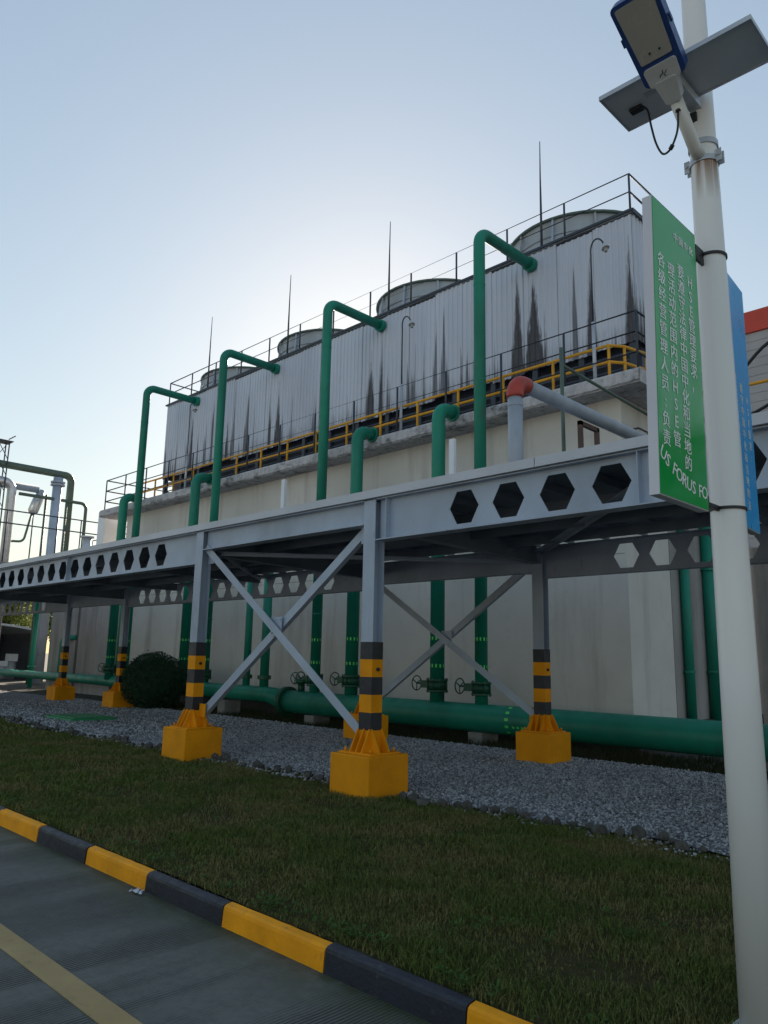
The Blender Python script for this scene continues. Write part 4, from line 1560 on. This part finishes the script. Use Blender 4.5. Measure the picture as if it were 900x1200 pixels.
# curved lettering near the foot
items = []
R0, c0 = .80, (gw * .85, .052 + .80)
word = 'FORUS FORUS FO'
ang = -math.pi / 2 - (gw * .85 - .125 + .284) / .80 * 1.03
wd = {k_: v_ / .80 for k_, v_ in {'F': .042, 'O': .061, 'R': .051, 'U': .055, 'S': .047, ' ': .028}.items()}
for ch in word:
    a = ang + wd[ch] / 2
    if ch != ' ':
        items.append((ch, c0[0] + R0 * math.cos(a), c0[1] + R0 * math.sin(a), .086, a + math.pi / 2))
    ang += wd[ch]
items = [q for q in items if .008 < q[1] < gw - .02]
text_part(items, gfr, gb, 'sign_white')
bb, bfr, bw_, bh = board('blue_banner_sign', 'blue sign with white writing on the far side of the lamp pole', [(-1.395, 3.885), (-1.44, 4.39), (-1.395, 3.885), (-1.44, 4.39)], 2.26, 3.70, 'sign_blue')
for (u, txt, v0) in ((.84, 'HSE要求:', .45), (.62, '遵守中国中化和当地的法', .42), (.40, '理经营活动范围的HSE', .40), (.2, '各级管理人员负责', .40)):
    items = []
    for k, ch in enumerate(txt):
        items.append((ch, u * bw_, bh * (1 - v0) - .066 * (k + 1), .058, 0))
    text_part(items, bfr, bb, 'sign_white')
flush_text()
# straps and brackets that hold the boards
for (z, r) in ((3.62, .0735), (2.29, .0805)):
    o = MB().ring((PX, PY, z), (0, 0, 1), r, r + .007, .014, 30).build('strap', 'cable', lamp)
MB().box(-1.392, -1.378, 3.585, 3.70, 3.56, 3.64).build('board_bracket', 'cable', lamp)
MB().box(-1.392, -1.378, 3.535, 3.69, 2.275, 2.30).build('board_bracket', 'cable', lamp)
MB().box(-1.405, -1.391, 3.80, 3.885, 3.58, 3.62).build('board_bracket', 'cable', lamp)
MB().box(-1.405, -1.391, 3.80, 3.885, 2.275, 2.30).build('board_bracket', 'cable', lamp)


# ================================================================== PLANTS
def leaf_cloud(pts, nrm, size, seed, asp=.55):
    g = np.random.default_rng(seed)
    n = len(pts)
    a = g.normal(size=(n, 3)) + nrm * .6
    a /= np.linalg.norm(a, axis=1)[:, None]
    b = np.cross(a, g.normal(size=(n, 3)))
    b /= np.linalg.norm(b, axis=1)[:, None]
    c = np.cross(a, b)
    s = size * g.uniform(.6, 1.35, n)[:, None]
    V = np.stack([pts - b * s, pts + c * s * asp, pts + b * s, pts - c * s * asp], 1).reshape(-1, 3)
    return V, np.arange(4 * n)


bush = thing('round_bush', (-20.5, 11.3, 0), 'round clipped dark green bush between the rack columns at left', 'bush')
g = np.random.default_rng(3)
u = g.normal(size=(15000, 3))
u /= np.linalg.norm(u, axis=1)[:, None]
lump = 1 + .05 * np.sin(7 * u[:, 0] + 2) * np.sin(6 * u[:, 1]) + .045 * np.sin(9 * u[:, 2] + 5 * u[:, 0]) + .05 * g.normal(size=15000) * (g.random(15000) < .15)
rr = (.86 * lump * (1 - .16 * g.random(15000) ** 2))[:, None]
pts = u * rr * np.array([1.03, 1.03, .95]) + np.array([-20.5, 11.3, .76])
keep = pts[:, 2] > .02
V, Fc = leaf_cloud(pts[keep], u[keep], .026, 4)
o = big_mesh('crown', V, Fc, 4, 'bush_leaf', bush)
o.location = -WL[bush.name]
core = MB()
bmx = bmesh.new()
bmesh.ops.create_icosphere(bmx, subdivisions=3, radius=.74)
core.add([(-20.5 + q.co.x, 11.3 + q.co.y, max(.03, .76 + q.co.z * .95)) for q in bmx.verts], [[q.index for q in fa.verts] for fa in bmx.faces], True)
bmx.free()
core.build('inner_twigs', 'bush_leaf', bush)
MB().tube([(-20.5, 11.3, -.05), (-20.5, 11.3, .3)], .06, 8).build('trunk', 'bark', bush)


def tree(x, y, h, r, label, seed, mat, nleaf=9000):
    g = np.random.default_rng(seed)
    t = thing('broadleaf_tree', (x, y, -.05), label, 'tree', 'trees beyond the far shed')
    m = MB()
    m.tube([(x, y, -.05), (x + .05, y, h * .3), (x - .05, y + .1, h * .55), (x, y, h * .8)], [.16, .13, .09, .03], 8)
    limbs = []
    for k in range(9):
        a = k * 2.4 + g.uniform(-.3, .3)
        z0 = h * g.uniform(.25, .6)
        e = Vector((x + math.cos(a) * r * g.uniform(.5, .85), y + math.sin(a) * r * g.uniform(.5, .85), z0 + h * g.uniform(.12, .3)))
        s_ = Vector((x, y, z0))
        m.tube([s_, s_.lerp(e, .5) + Vector((0, 0, .15)), e], [.06, .04, .015], 6)
        limbs.append(e)
    m.build('trunk', 'bark', t)
    ctr = [np.array(e) for e in limbs] + [np.array([x, y, h * .85]), np.array([x, y, h * .65])]
    ctr += [np.array([x, y, h * .62]) + g.normal(size=3) * np.array([r * .45, r * .45, h * .16]) for _ in range(16)]
    P, N = [], []
    for c in ctr:
        k = nleaf // len(ctr)
        q = g.normal(size=(k, 3))
        q /= np.linalg.norm(q, axis=1)[:, None]
        rad = r * g.uniform(.22, .38)
        P.append(c + q * rad * (g.random((k, 1)) ** .45) * np.array([1, 1, .75]))
        N.append(q)
    V, Fc = leaf_cloud(np.concatenate(P), np.concatenate(N), .085, seed + 1)
    o = big_mesh('crown', V, Fc, 4, mat, t)
    o.location = -WL[t.name]


tree(-52, 18.0, 6.6, 2.6, 'sunlit yellow-green tree above the white shed roof at left', 21, 'tree_leaf')
tree(-58, 14.0, 6.0, 3.0, 'darker tree behind the shed, at the left edge', 22, 'added_shade_tree_leaf')  # added to shade the ground at left
tree(-60, 23.0, 7.0, 3.2, 'dark leafy tree behind the sunlit one, nearest the far grey wall', 23, 'added_shade_tree_leaf')  # another tree added to keep low sun off the gravel

tree(-42.6, 19.3, 4.6, 2.2, 'low dark tree just behind the left edge of the far grey wall', 25, 'added_shade_tree_leaf')  # added to block a sun patch on the far-left ground
tree(-46.5, 24.5, 7.2, 3.2, 'tree mostly hidden behind the far grey wall at left', 24, 'added_shade_tree_leaf')  # added out of sight to shade the ground beside the shed

# green inspection cover on the gravel
cv = thing('inspection_cover', (-17.9, 8.1, 0.02), 'low green inspection cover lying on the gravel at left', 'cover')
MB().bbox(-18.65, -17.2, 7.55, 8.65, -.02, .085, .012).build('kerb_frame', 'plastic_green', cv)
MB().bbox(-18.55, -17.3, 7.65, 8.55, .0855, .105, .005).build('lid', 'plastic_green', cv)

# ================================================================== LEFT BACKGROUND PIPEWORK (runs along Y near x = -40)
X4 = -40.0
def lp(label, pts, r, mat, name='overhead_pipe', rad=.5, parts=()):
    t = thing(name, (pts[-1][0], pts[-1][1], 0), label, 'pipe', 'pipework at the left edge')
    MB().tube(fillet(pts, rad, 8) if len(pts) > 2 else pts, r, 16).build('pipe', mat, t)
    for (c, ax, r1, h) in parts:
        MB().ring(c, ax, r * .5, r1, h, 18).build('flange', mat, t)
    return t


lp('thick olive green overhead pipe bending down at the left edge', [(X4, 6, 10.83), (X4, 16.35, 10.83), (X4, 16.35, -.05)], .19, 'green_olive', rad=.34)
lp('thick blue-grey upright pipe under the olive pipe at the left edge', [(X4 + .1, 15.62, -.05), (X4 + .1, 15.62, 10.6)], .24, 'steel', 'upright_pipe', parts=[((X4 + .1, 15.62, 10.35), (0, 0, 1), .36, .07), ((X4 + .1, 15.62, 10.2), (0, 0, 1), .36, .07)])
lp('pale insulated pipe bending down at the far left edge', [(X4, 6, 9.98), (X4, 13.4, 9.98), (X4, 13.4, -.05)], .22, 'silver', rad=.45)
lp('blue-grey pipe ending in a slanted silver silencer at left', [(X4 - .6, 6, 9.95), (X4 - .6, 14.9, 9.95)], .20, 'steel')
t = thing('silencer', (X4 - .5, 14.8, 0), 'slanted silver silencer with a thin drain pipe at the left edge', 'silencer')
MB().tube([(X4 - .5, 15.1, 9.9), (X4 - .5, 14.95, 9.5), (X4 - .5, 14.72, 8.75), (X4 - .5, 14.68, 8.6)], [.15, .26, .26, .15], 16).build('canister', 'silver', t)
MB().tube(fillet([(X4 - .5, 14.68, 8.62), (X4 - .5, 14.4, 7.1), (X4 - .5, 13.6, 7.05), (X4 - .5, 13.6, -.05)], .3), .06, 10).build('drain', 'green_olive', t)
lp('thin olive pipe loop right of the blue-grey upright, at left', [(X4 + .2, 13.7, 9.42), (X4 + .2, 17.2, 9.42), (X4 + .2, 17.2, -.05)], .085, 'green_olive', rad=.3)
lp('thin upright olive pipe behind the blue-grey upright at left', [(X4 + .3, 16.1, -.05), (X4 + .3, 16.1, 9.3)], .06, 'green_olive', 'upright_pipe')
lp('slim brownish upright pipe left of the blue-grey upright', [(X4 + .1, 15.1, -.05), (X4 + .1, 15.1, 9.6)], .06, 'green_olive', 'upright_pipe')
ms = thing('lattice_mast', (X4, 12.7, 0), 'thin lattice mast with a top platform at the left edge', 'mast')
for sx in (-.25, .25):
    for sy in (-.25, .25):
        MB().bar((X4 + sx, 12.7 + sy, 0), (X4 + sx, 12.7 + sy, 12.0), .05, .05, (1, 0, 0)).build('leg', 'dark_rail', ms)
m = MB()
for k in range(14):
    z = .4 + k * .82
    m.bar((X4 - .25, 12.45, z), (X4 - .25, 12.95, z + .8), .03, .03, (1, 0, 0)).bar((X4 + .25, 12.95, z), (X4 + .25, 12.45, z + .8), .03, .03, (1, 0, 0))
    m.bar((X4 - .25, 12.45, z), (X4 + .25, 12.45, z + .8), .03, .03, (0, 1, 0))
m.build('lacing', 'dark_rail', ms)
MB().box(X4 - .4, X4 + .4, 12.3, 13.1, 11.96, 12.0).box(X4 - .45, X4 + .45, 12.25, 12.29, 12.25, 12.29).box(X4 - .45, X4 + .45, 13.11, 13.15, 12.25, 12.29).build('platform', 'dark_rail', ms)
pf_ = thing('service_platform', (-37.5, 15, 6.1), 'railed service platform behind the rack at left', 'platform')
MB().box(-39.4, -33.4, 10, 17.6, 5.1, 5.2).build('platform_floor', 'pier', pf_)
railing('platform_railing', [(-33.5, 17.5), (-33.5, 10.1)], 5.2, [2.2, 1.65], 1.1, .028, 'dark_rail', pf_)
railing('platform_railing', [(-39.3, 17.5), (-33.5, 17.5)], 5.2, [2.2, 1.65], 1.2, .028, 'dark_rail', pf_)
for (x, y) in ((-39, 10.4), (-33.8, 10.4), (-39, 17.2), (-33.8, 17.2)):
    MB().box(x - .12, x + .12, y - .12, y + .12, -.05, 5.1).build('platform_leg', 'steel', pf_)
tag(MB().tube([(-37, 16.2, 5.2), (-37, 16.2, 7.2)], .22, 16).ring((-37, 16.2, 7.22), (0, 0, 1), .05, .34, .06).build('vent_stub', 'galv'), 'small capped vent stub on the platform at left', 'vent')
tag(MB().bbox(-29.3, -28.75, 13.2, 13.9, 5.0, 7.1, .02).build('switch_box', 'white_steel'), 'pale tall box standing at the left end of the tower', 'box')

# shed
sh = thing('shed', (-45, 15, 0), 'dark open shed with a white shallow-arched roof at the left edge', 'shed')
m = MB()
vs, fs = [], []
N = 12
for i in range(N + 1):
    s = i / N
    y = 11.5 + 6.3 * s
    z = 2.65 + .42 * math.sin(math.pi * s)
    vs += [(-44.6, y, z), (-51, y, z), (-44.6, y, z - .12), (-51, y, z - .12)]
for i in range(N):
    a, b = i * 4, (i + 1) * 4
    fs += [(a, b, b + 1, a + 1), (a + 2, a + 3, b + 3, b + 2), (a, a + 2, b + 2, b), (a + 1, b + 1, b + 3, a + 3)]
fs += [(0, 1, 3, 2), (N * 4, N * 4 + 2, N * 4 + 3, N * 4 + 1)]
m.add(vs, fs)
m.build('shed_roof', 'roof_white', sh)
MB().box(-51, -50.9, 11.6, 17.7, -.05, 2.6).build('back_wall', 'shed_dark', sh)
for y in (11.7, 14.6, 17.6):
    MB().box(-44.85, -44.73, y - .06, y + .06, -.05, 2.62).build('shed_post', 'shed_dark', sh)
MB().box(-50.9, -44.9, 17.5, 17.58, -.05, 2.62).build('side_wall', 'shed_dark', sh)
for i, (x, y, h) in enumerate(((-46.0, 15.9, 1.0), (-46.5, 16.6, 1.4))):
    b = thing('drum', (x, y, -.03), ('small pale machine standing under the shed roof', 'taller pale machine standing under the shed roof')[i], 'machine')
    MB().cyl((x, y, -.03), (x, y, h * .7), .28, 14).build('body', 'galv', b)
    MB().bbox(x - .3, x + .3, y - .25, y + .25, h * .7, h, .02).build('cap', 'white_steel', b)

# ================================================================== FAR BUILDING AT RIGHT
fb = thing('far_building', (-4, 50, 0), 'tall grey clad building with a red roof band at the right edge', 'building')
MB().box(-17, 14, 45, 60, -.2, 20.85).build('wall', 'tile_wall', fb)
MB().box(-17.2, 14.2, 44.8, 60.2, 20.85, 22.15).build('red_fascia', 'red_band', fb)
for k in range(28):
    z = 6.0 + k * .53
    MB().box(-16.9, 13.9, 44.96, 44.999, z, z + .50).build('cladding_strip', 'tile_wall', fb)
for k in range(9):
    x = -16 + k * 3.3
    MB().tube([(x, 44.85, 4), (x, 44.85, 20.0)], .09, 8).build('downpipe', 'steel', fb)
